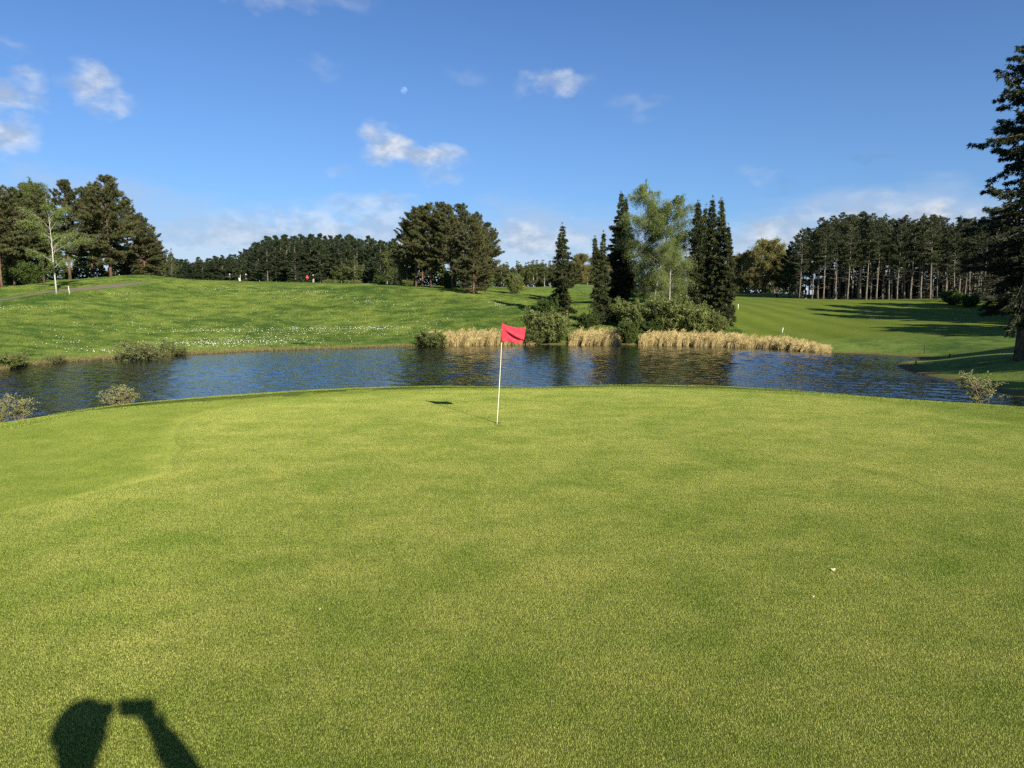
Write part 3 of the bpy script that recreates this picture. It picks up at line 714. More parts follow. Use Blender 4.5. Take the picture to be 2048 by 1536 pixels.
def broadleaf(seed, h=12., width=3., first=.2, limbs=18, twig=60, leaf=.10, per=10, r0=.014, up=.75, hang=0.0, profile=None, lean=(0, 0), stems=1, fork=.0, base=.5, sd=.22, bend=.02, spray=.35):
    """birches, willows, oaks in bud and bushes: stem(s), limbs, twigs with leaves along them"""
    g = np.random.default_rng(seed); t = Tree(); profile = profile or (lambda u: math.sin(min(1, u * 1.15 + .12) * math.pi) ** .6)
    C = []
    for sidx in range(stems):
        hh = h * (g.uniform(.65, 1.0) if stems > 1 else 1)
        P = trunk_line(hh, bend, g); ln = np.array(lean, float)
        if stems > 1:
            a = g.uniform(0, 6.28); sp = g.uniform(.15, 1.0) * width * .62; ln = ln + np.array([math.cos(a), math.sin(a)]) * sp / hh; P[:, :2] += np.array([math.cos(a), math.sin(a)]) * width * .12 * g.random()
        zz = np.linspace(0, 1, len(P)); P[:, :2] += ln[None] * (P[:, 2:3] * (.7 + .3 * zz[:, None]))
        add_tube(t.trunk, P, np.maximum(.006, hh * r0 * (1 - .97 * zz) ** 1.25) * (1 + .4 * np.exp(-zz * 28)), 7 if stems == 1 else 5)
        nl = limbs if stems == 1 else max(4, limbs // 2)
        for li in range(nl):
            u = first + (1 - first) * (li + g.random()) / nl; z = u * hh; b0 = on_line(P, min(z, hh * .985)); a = g.uniform(0, 6.28)
            uu = (u - first) / (1 - first); L = width * profile(uu) * g.uniform(.6, 1.1) * (1 if stems == 1 else .45)
            e = up * (.65 + .5 * uu) + g.normal(0, .12); dh = np.array([math.cos(a), math.sin(a), 0]); n = max(3, int(L / .45)); pts = [b0]
            for i in range(n):
                ee = e * (1 - .5 * i / n) - hang * .5 * (i / n); dh = unit(dh + g.normal(0, .13, 3) * [1, 1, 0]); pts.append(pts[-1] + (dh * math.cos(ee) + np.array([0, 0, math.sin(ee)])) * L / n * 1.15)
            rr = max(.008, hh * r0 * .42 * (1 - .75 * u))
            for i in range(n): t.limb.append((pts[i], pts[i + 1], rr * (1 - i / n * .85), rr * (1 - (i + 1) / n * .85) + .002))
            pts = np.array(pts); m = max(3, int(twig * L / width))
            for w in g.uniform(.2, 1.02, m) ** .75:
                w = min(w, .999); k = min(n - 1, int(w * n)); q = pts[k] + (pts[k + 1] - pts[k]) * (w * n - k)
                tv = unit(dh * .5 + g.normal(0, .75, 3) + np.array([0, 0, .35 - hang * 1.3])); tl = spray * g.uniform(.5, 1.4) * (.5 + .3 * L)
                mid = q + tv * tl * .5; end = mid + unit(tv + np.array([0, 0, -hang * .9])) * tl * .6
                t.limb.append((q, mid, .006, .004)); t.limb.append((mid, end, .004, .002))
                s = g.uniform(.1, 1, per)[:, None]; pp = np.where(s < .5, q + (mid - q) * s * 2, mid + (end - mid) * (s * 2 - 1))
                C.append(pp + g.normal(0, tl * .13, (per, 3)))
    C = np.concatenate(C); V, F, S = leaves(C, leaf, g, base=base, sd=sd, droop=np.array([0, 0, -hang * .6])); t.crown.add(V, F, S)
    return t

BARK_PINE = bark_mat('pine_bark', (.07, .046, .032), (.19, .118, .072))
BARK_GREY = bark_mat('grey_pine_bark', (.075, .064, .050), (.22, .19, .15))
BARK_SPRUCE = bark_mat('spruce_bark', (.06, .046, .034), (.16, .13, .10))
BARK_TWIG = bark_mat('twig_bark', (.10, .075, .05), (.22, .17, .12))
m, T = new_mat('birch_bark')
p = T.n('ShaderNodeTexCoord').outputs['Object']; n1 = T.noise(T.vec('MULTIPLY', p, (2, 2, 7)), 1.6, 5, .65); n2 = T.noise(p, .8, 3)
finish(T, principled(T, T.mix(T.rng(n1, .55, .68), T.mix(n2, (.36, .34, .28), (.52, .49, .43)), (.05, .04, .035)), .7, .2, bump(T, n1, .3, .02)))
BARK_BIRCH = m
NEEDLE_PINE = leaf_mat('pine_needles', (.027, .034, .011), (.125, .128, .046), .16)
NEEDLE_FAR = leaf_mat('black_pine_needles', (.012, .024, .010), (.052, .072, .028), .12)
NEEDLE_WOOD = leaf_mat('wood_pine_needles', (.016, .027, .011), (.085, .098, .040), .14)
NEEDLE_SPR = leaf_mat('spruce_needles', (.017, .026, .008), (.088, .098, .030), .14)
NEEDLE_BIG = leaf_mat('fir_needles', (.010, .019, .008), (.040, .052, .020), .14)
LEAF_BIRCH = leaf_mat('birch_leaves', (.078, .116, .020), (.25, .31, .066), .42)
LEAF_WILLOW = leaf_mat('willow_leaves', (.082, .108, .028), (.26, .29, .090), .34)
LEAF_BUSH = leaf_mat('bush_leaves', (.028, .058, .010), (.110, .150, .028), .3)
LEAF_BUD = leaf_mat('budding_leaves', (.105, .100, .028), (.26, .235, .082), .36)
LEAF_YOUNG = leaf_mat('young_leaves', (.050, .066, .018), (.140, .160, .048), .35)
LEAF_SHRUB = leaf_mat('pale_shrub_leaves', (.13, .165, .045), (.38, .41, .15), .38)
LEAF_GORSE = leaf_mat('gorse_flowers', (.45, .30, .01), (.75, .55, .03), .2)

PROTO = {}
def proto(key, tree, bark, leaf, limb=None): PROTO[key] = tree.meshes(key, bark, leaf, limb)
for k, (sd, kw) in enumerate([(11, dict(bare=.14, width=4.3)), (12, dict(bare=.24, width=3.9)), (13, dict(bare=.06, width=4.6, flat_top=.9)), (14, dict(bare=.34, width=3.5))]):
    proto('field_pine%d' % k, pine(sd, h=14, per=5, dens=2.6, tl=.31, blades=7, spacing=.42, r0=.0135, **kw), BARK_PINE, NEEDLE_PINE)
for k, (sd, kw) in enumerate([(21, dict(bare=.44, width=2.5)), (22, dict(bare=.52, width=2.2)), (23, dict(bare=.38, width=2.7)), (24, dict(bare=.56, width=2.3))]):
    proto('wood_pine%d' % k, pine(sd, h=15, per=4, dens=2.0, tl=.29, blades=7, dead=24, r0=.0105, flat_top=.85, **kw), BARK_GREY, NEEDLE_WOOD)
for k, (sd, kw) in enumerate([(31, dict(bare=.14, width=3.4)), (32, dict(bare=.22, width=3.2)), (33, dict(bare=.10, width=3.6))]):
    proto('black_pine%d' % k, pine(sd, h=15, per=4, dens=1.6, tl=.38, blades=7, flat_top=.95, r0=.011, **kw), BARK_GREY, NEEDLE_FAR)

def plant(name, key, px, py, Y, label, cat, top=None, h0=None, wscale=1.0, yaw=0.0, group=None, lean=0.0, sink=.06, xy=None, h=None):
    """set a copy of a built tree on the ground, tall enough to reach photo row 'top'"""
    b = foot(px, py, Y) if xy is None else np.array([xy[0], xy[1], h1(*xy)])
    if top is not None: h = at_depth(px, top, b[1])[2] - b[2]
    s = h / h0
    o = bpy.data.objects.new(name, None); COL.objects.link(o); o.empty_display_size = .3
    o.location = (b[0], b[1], b[2] - sink); o.rotation_euler = (0, lean, yaw) ; o.scale = (s * wscale, s * wscale, s)
    if lean: o.rotation_mode = 'ZYX'; o.rotation_euler = (0, lean, yaw)
    for part, me in PROTO[key]:
        q = link(part, me, o)
        if part != 'trunk': q['kind'] = 'stuff'
    tag(o, label, cat, group); return o

# ------------------------------------------------------------------ trees: planting
ORD = ['first', 'second', 'third', 'fourth', 'fifth', 'sixth', 'seventh', 'eighth', 'ninth', 'tenth', 'eleventh', 'twelfth', 'thirteenth', 'fourteenth', 'fifteenth', 'sixteenth', 'seventeenth', 'eighteenth', 'nineteenth', 'twentieth', 'twenty-first', 'twenty-second', 'twenty-third', 'twenty-fourth', 'twenty-fifth', 'twenty-sixth', 'twenty-seventh', 'twenty-eighth', 'twenty-ninth', 'thirtieth']
rg = random.Random(5)
# left clump on the rise
LEFT = [(222, 553, 106, 352, 0, 1.12, 'tall broad pine with forked reddish trunk on the rise behind the gravel path'),
        (140, 556, 112, 358, 1, 1.0, 'bushy-headed pine just left of the tall fork-trunked pine'),
        (290, 552, 114, 432, 2, 1.0, 'lower dark pine at the right-hand end of the left clump'),
        (258, 553, 116, 395, 2, 1.05, 'sloping-crowned pine between the tall fork-trunked pine and the end pine'),
        (88, 565, 108, 382, 3, .95, 'pine behind the white birch of the left clump'),
        (30, 566, 104, 372, 1, 1.05, 'open-crowned pine with bare lower trunk near the left frame edge'),
        (4, 575, 98, 370, 3, 1.0, 'pine trunk cut by the left frame edge'),
        (-50, 570, 104, 365, 0, 1.0, 'pine half outside the left frame edge'),
        (312, 554, 122, 468, 2, .9, 'short pine at the foot of the left clump, nearest the gap'),
        (185, 553, 124, 372, 1, 1.1, 'pine at the back of the left clump between its two tallest heads'),
        (62, 560, 128, 368, 0, 1.0, 'pine deep in the left clump behind the bare-trunked one')]
for k, (px, py, Y, top, v, ws, lab) in enumerate(LEFT):
    plant('scots_pine', 'field_pine%d' % v, px, py, Y, lab, 'pine tree', top=top, h0=14, wscale=ws, yaw=rg.uniform(0, 6.28), group='pines of the left clump')
# clump right of the hill crest
MIDDLE = [(947, 588, 98, 428, 2, .92, 'front pine with its own short trunk, nearest the pond in the middle clump', 0),
          (905, 582, 103, 408, 3, .9, 'pine with pale crooked trunk in the middle of the central clump', -.05),
          (862, 577, 106, 405, 1, 1.0, 'left-hand tall pine of the central clump', 0),
          (832, 576, 108, 415, 3, 1.0, 'bare-trunked pine at the left side of the central clump', .02),
          (815, 575, 112, 440, 1, 1.05, 'wide-branched pine reaching left over the hill crest', 0),
          (972, 584, 107, 445, 0, .85, 'rightmost pine of the central clump', .03),
          (925, 580, 112, 408, 0, .9, 'tall pine behind the crooked-trunked one in the central clump', 0),
          (885, 578, 118, 404, 3, 1.0, 'highest pine at the back of the central clump', 0),
          (845, 576, 120, 412, 0, .95, 'back-row pine at the left of the central clump', 0),
          (955, 582, 118, 425, 2, .8, 'back-row pine at the right of the central clump', 0)]
for (px, py, Y, top, v, ws, lab, ln) in MIDDLE:
    plant('scots_pine', 'field_pine%d' % v, px, py, Y, lab, 'pine tree', top=top, h0=14, wscale=ws * 1.05, yaw=rg.uniform(0, 6.28), group='pines of the central clump', lean=ln)
# dark pine wood beyond the hill crest
k = 0
for row, (Y0, n) in enumerate([(186, 18), (196, 22), (206, 22), (216, 20)]):
    for i in range(n):
        px = 486 + (800 - 486) * (i + .5 * (row % 2) + rg.uniform(-.25, .25)) / n
        top = (505 - (px - 486) * .55 if px < 540 else 478 - 4 * math.sin((px - 540) / 60.)) + rg.uniform(-7, 7)
        plant('black_pine', 'black_pine%d' % rg.randrange(3), px, 566, Y0 + rg.uniform(-4, 4), ('%s front pine from the left end of the dark wood beyond the hill crest' % ORD[i]) if row == 0 else 'dark pine inside the wood beyond the hill crest', 'pine tree', top=top, h0=15, wscale=rg.uniform(1.0, 1.3), yaw=rg.uniform(0, 6.28), group='dark pines beyond the hill crest')
for row, (Y0, n) in enumerate([(205, 13), (214, 13), (222, 13)]):
    for i in range(n):
        px = 338 + (492 - 338) * (i + .5 * row + rg.uniform(-.25, .25)) / n
        top = 518 + rg.uniform(-5, 8) - (6 if 425 < px < 475 else 0)
        plant('black_pine', 'black_pine%d' % rg.randrange(3), px, 566, Y0 + rg.uniform(-4, 4), ('%s pine from the left in the lower dark belt left of the wood' % ORD[i]) if row == 0 else 'pine at the back of the lower dark belt on the skyline', 'pine tree', top=top, h0=15, wscale=rg.uniform(1.2, 1.6), yaw=rg.uniform(0, 6.28), group='pines of the lower dark belt')
# tall wood behind the right-hand fairway
fr = []
x = 1598.0
while x < 2010:
    fr.append(x); x += rg.uniform(13, 27)
def wood_top(px): return 462 - (px - 1590) * .55 if px < 1640 else 437 + 5 * math.sin(px / 23.) + (px > 1900) * (px - 1900) * .04
for i, px in enumerate(fr):
    Y = 137 - (px - 1600) * .030 + rg.uniform(-2, 2)
    plant('wood_pine', 'wood_pine%d' % rg.randrange(4), px, 600, Y, 'front-row wood pine, %s trunk from the left behind the fairway' % ORD[i], 'pine tree', top=wood_top(px) + rg.uniform(-12, 20), h0=15, wscale=rg.uniform(.85, 1.15), yaw=rg.uniform(0, 6.28), group='tall pines behind the fairway', lean=rg.uniform(-.035, .035))
for row in range(1, 6):
    x = 1592.0 + row * 13
    while x < 2110:
        Y = 137 - (x - 1600) * .03 + row * 6 + rg.uniform(-2, 2)
        plant('wood_pine', 'wood_pine%d' % rg.randrange(4), x, 598, Y, 'slender pine deep in the dark wood behind the fairway', 'pine tree', top=wood_top(max(x, 1600)) + rg.uniform(-10, 22), h0=15, wscale=rg.uniform(.9, 1.2), yaw=rg.uniform(0, 6.28), group='inner pines behind the fairway', lean=rg.uniform(-.03, .03))
        x += rg.uniform(17, 32)

# spruces and birches on the point across the pond
proto('spruce_a', spruce(41, h=10, width=2.0, dens=1.7, tl=.24, ragged=.34, spacing=.27, per=6, droop=.75, gaps=((.3, 0, .06), (.55, 3, .05))), BARK_SPRUCE, NEEDLE_SPR)
proto('spruce_thin', spruce(42, h=10, width=1.5, dens=1.7, tl=.24, thin=.45, ragged=.4, droop=.95, twin=.9, base=.12, power=.6), BARK_SPRUCE, NEEDLE_SPR)
proto('spruce_dark', spruce(43, h=12, width=2.15, dens=1.9, tl=.26, droop=.45, ragged=.3, twin=.55, power=.62, base=.10, spacing=.30), BARK_SPRUCE, NEEDLE_SPR)
proto('spruce_b', spruce(44, h=12, width=1.5, dens=2.0, tl=.26, ragged=.28, power=.5, spacing=.28), BARK_SPRUCE, NEEDLE_SPR)
proto('spruce_c', spruce(45, h=12, width=1.4, dens=2.0, tl=.26, ragged=.3, power=.55, droop=.6, spacing=.28), BARK_SPRUCE, NEEDLE_SPR)
SG = 'spruces on the point across the pond'
plant('spruce_tree', 'spruce_a', 1124, 618, 78, 'lone drooping spruce left of the group on the point', 'spruce tree', top=446, h0=10, wscale=1.15, group=SG, yaw=1)
plant('spruce_tree', 'spruce_thin', 1204, 650, 70, 'thin half-bare spruce with pale trunk beside the dark double-topped spruce', 'spruce tree', top=462, h0=10, wscale=1.0, group=SG, yaw=3.0)
plant('spruce_tree', 'spruce_dark', 1240, 600, 86, 'darkest spruce with two tips beside the tall birch', 'spruce tree', top=384, h0=12, group=SG, yaw=.2, wscale=.98)
for (px, Y, top, key, ws, lab) in [(1390, 74, 402, 'spruce_b', 1.0, 'spruce next to the leaning birch, leftmost of the right-hand four'), (1418, 76, 391, 'spruce_c', .95, 'tallest spruce of the right-hand four on the point'),
                                   (1436, 73, 397, 'spruce_b', .9, 'spruce between the tallest and the rightmost of the right-hand four'), (1451, 72, 446, 'spruce_c', .95, 'lowest and rightmost spruce of the point, beside the fairway'), (1405, 79, 408, 'spruce_c', 1.0, 'spruce mostly hidden behind the right-hand spruces of the point')]:
    plant('spruce_tree', key, px, 640, Y, lab, 'spruce tree', top=top, h0=12, wscale=ws, group=SG, yaw=rg.uniform(0, 6.28))
BARK_LIMB = bark_mat('birch_limb_bark', (.12, .10, .08), (.36, .33, .28))
bp = lambda u: math.sin(min(1, u * .9 + .16) * math.pi) ** .55
proto('birch_tall', broadleaf(51, h=13, width=3.3, first=.13, limbs=64, twig=85, leaf=.095, per=20, r0=.0085, up=.95, hang=.85, profile=bp, spray=.75), BARK_BIRCH, LEAF_BIRCH, BARK_LIMB)
proto('birch_lean', broadleaf(52, h=12, width=3.3, first=.12, limbs=62, twig=85, leaf=.095, per=20, r0=.0085, up=.95, hang=.85, profile=bp, lean=(.21, 0), spray=.75), BARK_BIRCH, LEAF_BIRCH, BARK_LIMB)
proto('birch_field', broadleaf(53, h=12, width=3.6, first=.20, limbs=26, twig=120, leaf=.11, per=13, r0=.0078, up=1.05, hang=.45, spray=.42, lean=(-.05, 0)), BARK_BIRCH, LEAF_BIRCH, BARK_BIRCH)
proto('birch_young', broadleaf(54, h=9, width=1.9, first=.25, limbs=22, twig=44, leaf=.24, per=7, r0=.007, up=1.1, hang=.3, spray=.5), BARK_BIRCH, LEAF_YOUNG, BARK_LIMB)
proto('birch_young2', broadleaf(55, h=9, width=2.2, first=.15, limbs=24, twig=46, leaf=.25, per=7, r0=.007, up=1.1, hang=.3, spray=.5), BARK_BIRCH, LEAF_YOUNG, BARK_LIMB)
plant('birch_tree', 'birch_tall', 1287, 608, 80, 'tallest birch on the point, upright white trunk', 'birch tree', top=356, h0=13, wscale=.70, group='birches on the point', yaw=2.2)
plant('birch_tree', 'birch_lean', 1303, 612, 77, 'birch with white trunk leaning right on the point', 'birch tree', top=386, h0=12, wscale=.98, group='birches on the point', yaw=0)
plant('birch_tree', 'birch_lean', 1338, 640, 71, 'broad leafy birch without visible trunk at the front of the point', 'birch tree', top=470, h0=12, wscale=.95, group='birches on the point', yaw=1.3)
plant('birch_tree', 'birch_field', 113, 584, 84, 'lone white-trunked birch beside the gravel path', 'birch tree', top=372, h0=12, wscale=1.0, yaw=0)
plant('birch_tree', 'birch_tall', 75, 562, 112, 'pale green birch head rising among the left pines', 'birch tree', top=352, h0=13, wscale=1.1, yaw=1)
plant('birch_tree', 'birch_young', 345, 560, 150, 'spindly small birch in the gap right of the left clump', 'birch tree', top=496, h0=9, wscale=.7, yaw=1)
for i, (px, Y, top, lab) in enumerate([(710, 175, 510, 'light green birch at the edge of the dark wood'), (775, 165, 492, 'yellowish birch between the dark wood and the central clump'), (683, 178, 515, 'small light birch in front of the dark wood')]):
    plant('birch_tree', 'birch_young%s' % ('' if i % 2 else '2'), px, 572, Y, lab, 'birch tree', top=top, h0=9, wscale=1.2, yaw=i * 2.)
for row in range(3):
    n = 17
    for i in range(n):
        px = 985 + (1275 - 985) * (i + rg.uniform(-.3, .3) + .4 * row) / n
        plant('birch_tree', rg.choice(['birch_young', 'birch_young2']), px, 576, 196 + row * 7 + rg.uniform(-2, 2), ('%s sapling from the left in the young birch wood behind the mound' % ORD[i]) if row == 0 else 'sapling inside the young birch wood behind the mound', 'birch tree', top=527 + rg.uniform(-9, 9), h0=9, wscale=rg.uniform(1.2, 1.8), yaw=rg.uniform(0, 6.28), group='young birch wood behind the mound')

# deciduous trees in bud beyond the fairway
rp = lambda u: math.sin(min(1, u * .85 + .2) * math.pi) ** .5
proto('bud_a', broadleaf(61, h=13, width=5.4, first=.12, limbs=66, twig=120, leaf=.24, per=10, r0=.016, up=.85, hang=.05, profile=rp, spray=.55, base=.55), BARK_TWIG, LEAF_BUD)
proto('bud_b', broadleaf(62, h=12, width=4.2, first=.10, limbs=60, twig=110, leaf=.24, per=10, r0=.014, up=.9, hang=.05, profile=rp, spray=.55, base=.45), BARK_TWIG, LEAF_BUD)
for (px, Y, top, key, ws, lab) in [(1530, 188, 482, 'bud_a', 1.0, 'largest round-headed tree in bud beyond the fairway'), (1485, 196, 506, 'bud_b', 1.1, 'round tree in bud right behind the spruces of the point'), (1566, 184, 508, 'bud_b', .95, 'brownish tree in bud against the left end of the tall wood'),
                                   (1508, 182, 535, 'bud_b', 1.0, 'low olive tree in bud left of the largest round-headed one'), (1468, 205, 512, 'bud_b', 1.0, 'tree in bud half hidden behind the rightmost spruce'), (1548, 205, 500, 'bud_a', .9, 'back tree in bud between the two rounded heads')]:
    plant('budding_tree', key, px, 590, Y, lab, 'tree', top=top, h0=13 if key == 'bud_a' else 12, wscale=ws, yaw=rg.uniform(0, 6.28), group='trees in bud beyond the fairway')
for (px, Y, top, lab) in [(1160, 190, 508, 'bare-twigged tree behind the lone spruce and the thin spruce'), (1195, 200, 510, 'bare-twigged tree behind the thin half-bare spruce')]:
    plant('budding_tree', 'bud_b', px, 575, Y, lab, 'tree', top=top, h0=12, yaw=rg.uniform(0, 6))
plant('scots_pine', 'field_pine0', 1146, 570, 152, 'small pine on the mound between the lone spruce and thin spruce', 'pine tree', top=528, h0=14, wscale=1.2, yaw=2)

# big fir at the right frame edge
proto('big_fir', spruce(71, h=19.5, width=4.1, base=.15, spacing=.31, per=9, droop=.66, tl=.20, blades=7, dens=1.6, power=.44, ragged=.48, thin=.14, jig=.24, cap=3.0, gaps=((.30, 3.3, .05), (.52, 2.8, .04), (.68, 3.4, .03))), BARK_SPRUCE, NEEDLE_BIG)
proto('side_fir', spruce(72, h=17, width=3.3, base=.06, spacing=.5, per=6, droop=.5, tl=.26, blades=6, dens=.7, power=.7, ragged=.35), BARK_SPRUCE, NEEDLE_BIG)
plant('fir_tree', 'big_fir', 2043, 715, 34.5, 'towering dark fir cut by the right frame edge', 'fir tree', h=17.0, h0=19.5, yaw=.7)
SIDE = [(53, 58, 17), (58, 61, 18), (55.5, 66, 18), (63, 57, 18), (62, 66, 18.5), (68, 62, 19), (60, 72, 17.5), (70, 70, 18), (66, 76, 17), (57, 54, 16.5), (75, 66, 18), (64, 51, 17),
        (49.5, 37, 16), (54, 40, 17), (54, 34, 17), (59, 42, 18), (60, 36, 17), (49, 42.5, 15), (64, 40, 17), (58, 30, 16),
        (30, 13, 13.5), (34.5, 17, 14.5), (36, 11, 14), (32, 7.5, 13), (39, 15, 15), (40, 21, 15), (43, 12, 14.5), (45, 18, 15), (28.5, 9.5, 11), (38, 25.5, 12)]
for k, (x, y, hh) in enumerate(SIDE):
    plant('scots_pine', 'field_pine%d' % (0, 2, 1)[k % 3], 0, 0, 0, 'pine outside the right frame edge whose shadow crosses the grass', 'pine tree', h=hh, h0=14, xy=(x, y), wscale=.9, yaw=rg.uniform(0, 6.28), group='pines beside the right frame edge')
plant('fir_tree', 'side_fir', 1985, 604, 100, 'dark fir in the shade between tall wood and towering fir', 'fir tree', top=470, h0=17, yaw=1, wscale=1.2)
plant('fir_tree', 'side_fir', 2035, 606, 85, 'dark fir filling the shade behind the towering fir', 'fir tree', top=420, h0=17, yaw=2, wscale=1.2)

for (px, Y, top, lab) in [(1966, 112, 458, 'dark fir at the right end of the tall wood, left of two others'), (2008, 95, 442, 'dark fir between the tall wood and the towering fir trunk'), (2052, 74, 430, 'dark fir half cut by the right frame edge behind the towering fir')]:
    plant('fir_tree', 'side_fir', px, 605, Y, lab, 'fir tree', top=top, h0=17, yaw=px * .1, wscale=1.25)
for (px, Y, top, v, lab) in [(1578, 147, 482, 0, 'low bushy pine at the very left end of the tall wood'), (1592, 143, 466, 2, 'bushy pine second from the left end of the tall wood'), (1610, 146, 456, 1, 'dense-crowned pine filling the left end of the tall wood'), (1632, 150, 452, 0, 'dense dark pine behind the first tall trunks of the wood')]:
    plant('black_pine', 'black_pine%d' % v, px, 598, Y, lab, 'pine tree', top=top, h0=15, yaw=px * .2, wscale=1.0)
# bushes and shrubs
proto('willow_bush', broadleaf(81, h=3.0, width=2.6, first=.06, limbs=40, twig=46, leaf=.11, per=12, r0=.006, up=.8, hang=.0, stems=14, spray=.42), BARK_TWIG, LEAF_WILLOW)
proto('dark_bush', broadleaf(82, h=3.0, width=2.6, first=.04, limbs=40, twig=44, leaf=.13, per=11, r0=.006, up=.6, stems=12, spray=.42), BARK_TWIG, LEAF_BUSH)
proto('twiggy_bush', broadleaf(83, h=1.6, width=1.8, first=.12, limbs=14, twig=18, leaf=.075, per=7, r0=.004, up=.8, stems=16, spray=.35), BARK_TWIG, LEAF_WILLOW)
proto('shrub_a', broadleaf(84, h=.9, width=.62, first=.30, limbs=15, twig=14, leaf=.028, per=8, r0=.006, up=1.0, stems=15, spray=.17, base=.6), BARK_TWIG, LEAF_SHRUB)
proto('shrub_b', broadleaf(85, h=1.0, width=.80, first=.25, limbs=14, twig=10, leaf=.028, per=9, r0=.005, up=1.1, stems=11, spray=.15, base=.6, lean=(-.18, 0)), BARK_TWIG, LEAF_SHRUB)
proto('gorse', broadleaf(86, h=1.4, width=1.6, first=.1, limbs=16, twig=20, leaf=.12, per=7, r0=.01, up=.7, stems=6, spray=.4), BARK_TWIG, LEAF_GORSE)
BUSH = [('willow_bush', 1100, 682, 63.5, 610, 1.2, 'big grey-green willow bush at the waterside below the lone spruce', 'willow bush'), ('willow_bush', 1068, 686, 63.0, 650, 1.3, 'low willow bush at the water beside the red flag', 'willow bush'),
        ('willow_bush', 866, 692, 60.6, 656, 1.5, 'low sallow bush at the left end of the reeds', 'willow bush'), ('willow_bush', 1330, 660, 67, 580, 1.2, 'tall willow bush under the leaning birch', 'willow bush'), ('willow_bush', 1385, 668, 66, 600, 1.15, 'willow bush in front of the right-hand spruces', 'willow bush'),
        ('willow_bush', 1430, 672, 66, 622, 1.2, 'rightmost willow bush of the point, beside the fairway', 'willow bush'), ('willow_bush', 1275, 655, 68, 592, 1.2, 'willow bush below the tallest birch', 'willow bush'), ('dark_bush', 1256, 688, 63, 634, .85, 'dark green bush between the two reed beds', 'bush'),
        ('dark_bush', 1175, 660, 68, 620, 1.1, 'dark bush beneath the thin half-bare spruce', 'bush'), ('dark_bush', 1095, 640, 73, 590, .9, 'dark bush at the foot of the lone spruce', 'bush'), ('dark_bush', 1305, 665, 66, 630, 1.2, 'green bush behind the right-hand reed bed', 'bush'), ('dark_bush', 1230, 640, 72, 600, 1.1, 'dark bush in the shade of the double-tipped spruce', 'bush'),
        ('willow_bush', 18, 734, 40, 701, 1.7, 'dense dark willow bush on the far shore at left frame edge', 'willow bush'), ('twiggy_bush', 290, 712, 46.5, 676, 1.4, 'sparse twiggy bush on the far shore', 'bush'), ('twiggy_bush', 355, 706, 50, 688, 1.6, 'second smaller twiggy clump on the far shore', 'bush'), ('twiggy_bush', 112, 722, 43.5, 706, 1.4, 'low twiggy tuft at the water near the dark willow bush', 'bush'),
        ('willow_bush', 1030, 588, 106, 540, .75, 'small spreading tree with light leaves on the rise beside the central clump', 'small tree'), ('dark_bush', 763, 572, 112, 546, 1.0, 'round dark bush at the left foot of the central clump', 'bush'), ('willow_bush', 815, 575, 108, 556, 1.3, 'low olive bush under the central clump', 'bush'),
        ('willow_bush', 660, 571, 150, 556, 1.8, 'pale scrub beside the golfer in the dark vest', 'bush'), ('willow_bush', 705, 571, 150, 557, 1.8, 'pale scrub in front of the dark wood', 'bush'), ('willow_bush', 536, 569, 150, 560, 1.6, 'small pale scrub on the crest between the golfer pairs', 'bush'),
        ('dark_bush', 900, 580, 108, 545, 1.0, 'leafy green bush inside the central clump', 'bush'), ('dark_bush', 62, 566, 102, 515, 1.0, 'bright green bush under the left pines', 'bush'), ('dark_bush', 30, 570, 106, 530, 1.2, 'green bush at the left foot of the left clump', 'bush'), ('dark_bush', 1905, 612, 96, 575, 1.2, 'dark bush at the shady right end of the tall wood', 'bush'), ('dark_bush', 1940, 615, 92, 585, 1.3, 'shaded bush beside the right end of the tall wood', 'bush'),
        ('gorse', 1046, 578, 180, 570, 1.0, 'yellow flowering gorse by the young birch wood', 'gorse bush')]
for (key, px, py, Y, top, ws, lab, cat) in BUSH:
    hh = {'willow_bush': 3.0, 'dark_bush': 3.0, 'twiggy_bush': 1.6, 'gorse': 1.4}[key]
    plant('gorse_bush' if key == 'gorse' else 'small_tree' if cat == 'small tree' else 'bush' if 'willow' not in cat else 'willow_bush', key, px, py, Y, lab, cat, top=top, h0=hh, wscale=ws, yaw=rg.uniform(0, 6.28))
for (key, px, py, top, h0, ws, out, lab) in [('shrub_a', 240, 804, 764, .9, 1.35, .7, 'pale leafy shrub behind the green edge, second from the left'), ('shrub_b', 42, 829, 780, 1.0, 1.45, .7, 'pale leafy shrub behind the green edge at far left'), ('shrub_b', 1974, 800, 736, 1.0, 1.3, .7, 'pale leafy shrub behind the green edge at right'), ('shrub_a', 2, 834, 805, .9, .8, .7, 'shrub tip cut by the left frame edge behind the green')]:
    e = on_level(px, py, 0); Yb = e[1] + out; b = foot(px, py, Yb)
    plant('shrub', key, px, py, Yb, lab, 'shrub', top=top, h0=h0, wscale=ws, yaw=.0 if key == 'shrub_b' else rg.uniform(0, 6.28), group='shrubs on the pond bank behind the green')

# undergrowth masses that close the woods behind the trunks
def mass(name, spots, n, leaf, mat, label):
    g = np.random.default_rng(len(name)); a = Acc(); C = []
    for (px0, px1, Y, hgt, dep) in spots:
        k = int(n * (px1 - px0) / 100.); px = g.uniform(px0, px1, k); Yr = Y + g.uniform(-dep, dep, k)
        x = (px - 1024) / F_PX * Yr * 1.0; hz = hgt * (.62 + .38 * np.sin(px * .13 + Y) * np.sin(px * .041 + 2)) * g.random(k) ** .8
        C.append(np.stack([x, Yr, H(x, Yr) + hz], 1))
    V, F, S = leaves(np.concatenate(C), leaf, g); a.add(V, F, S)
    o = link(name, a.mesh(name, mat)); tag(o, label, 'undergrowth', kind='stuff')
mass('wood_undergrowth', [(1645, 2130, 172, 19, 4), (1625, 2130, 160, 6, 3)], 5200, .62, NEEDLE_WOOD, 'dark undergrowth deep behind the trunks of the tall wood')
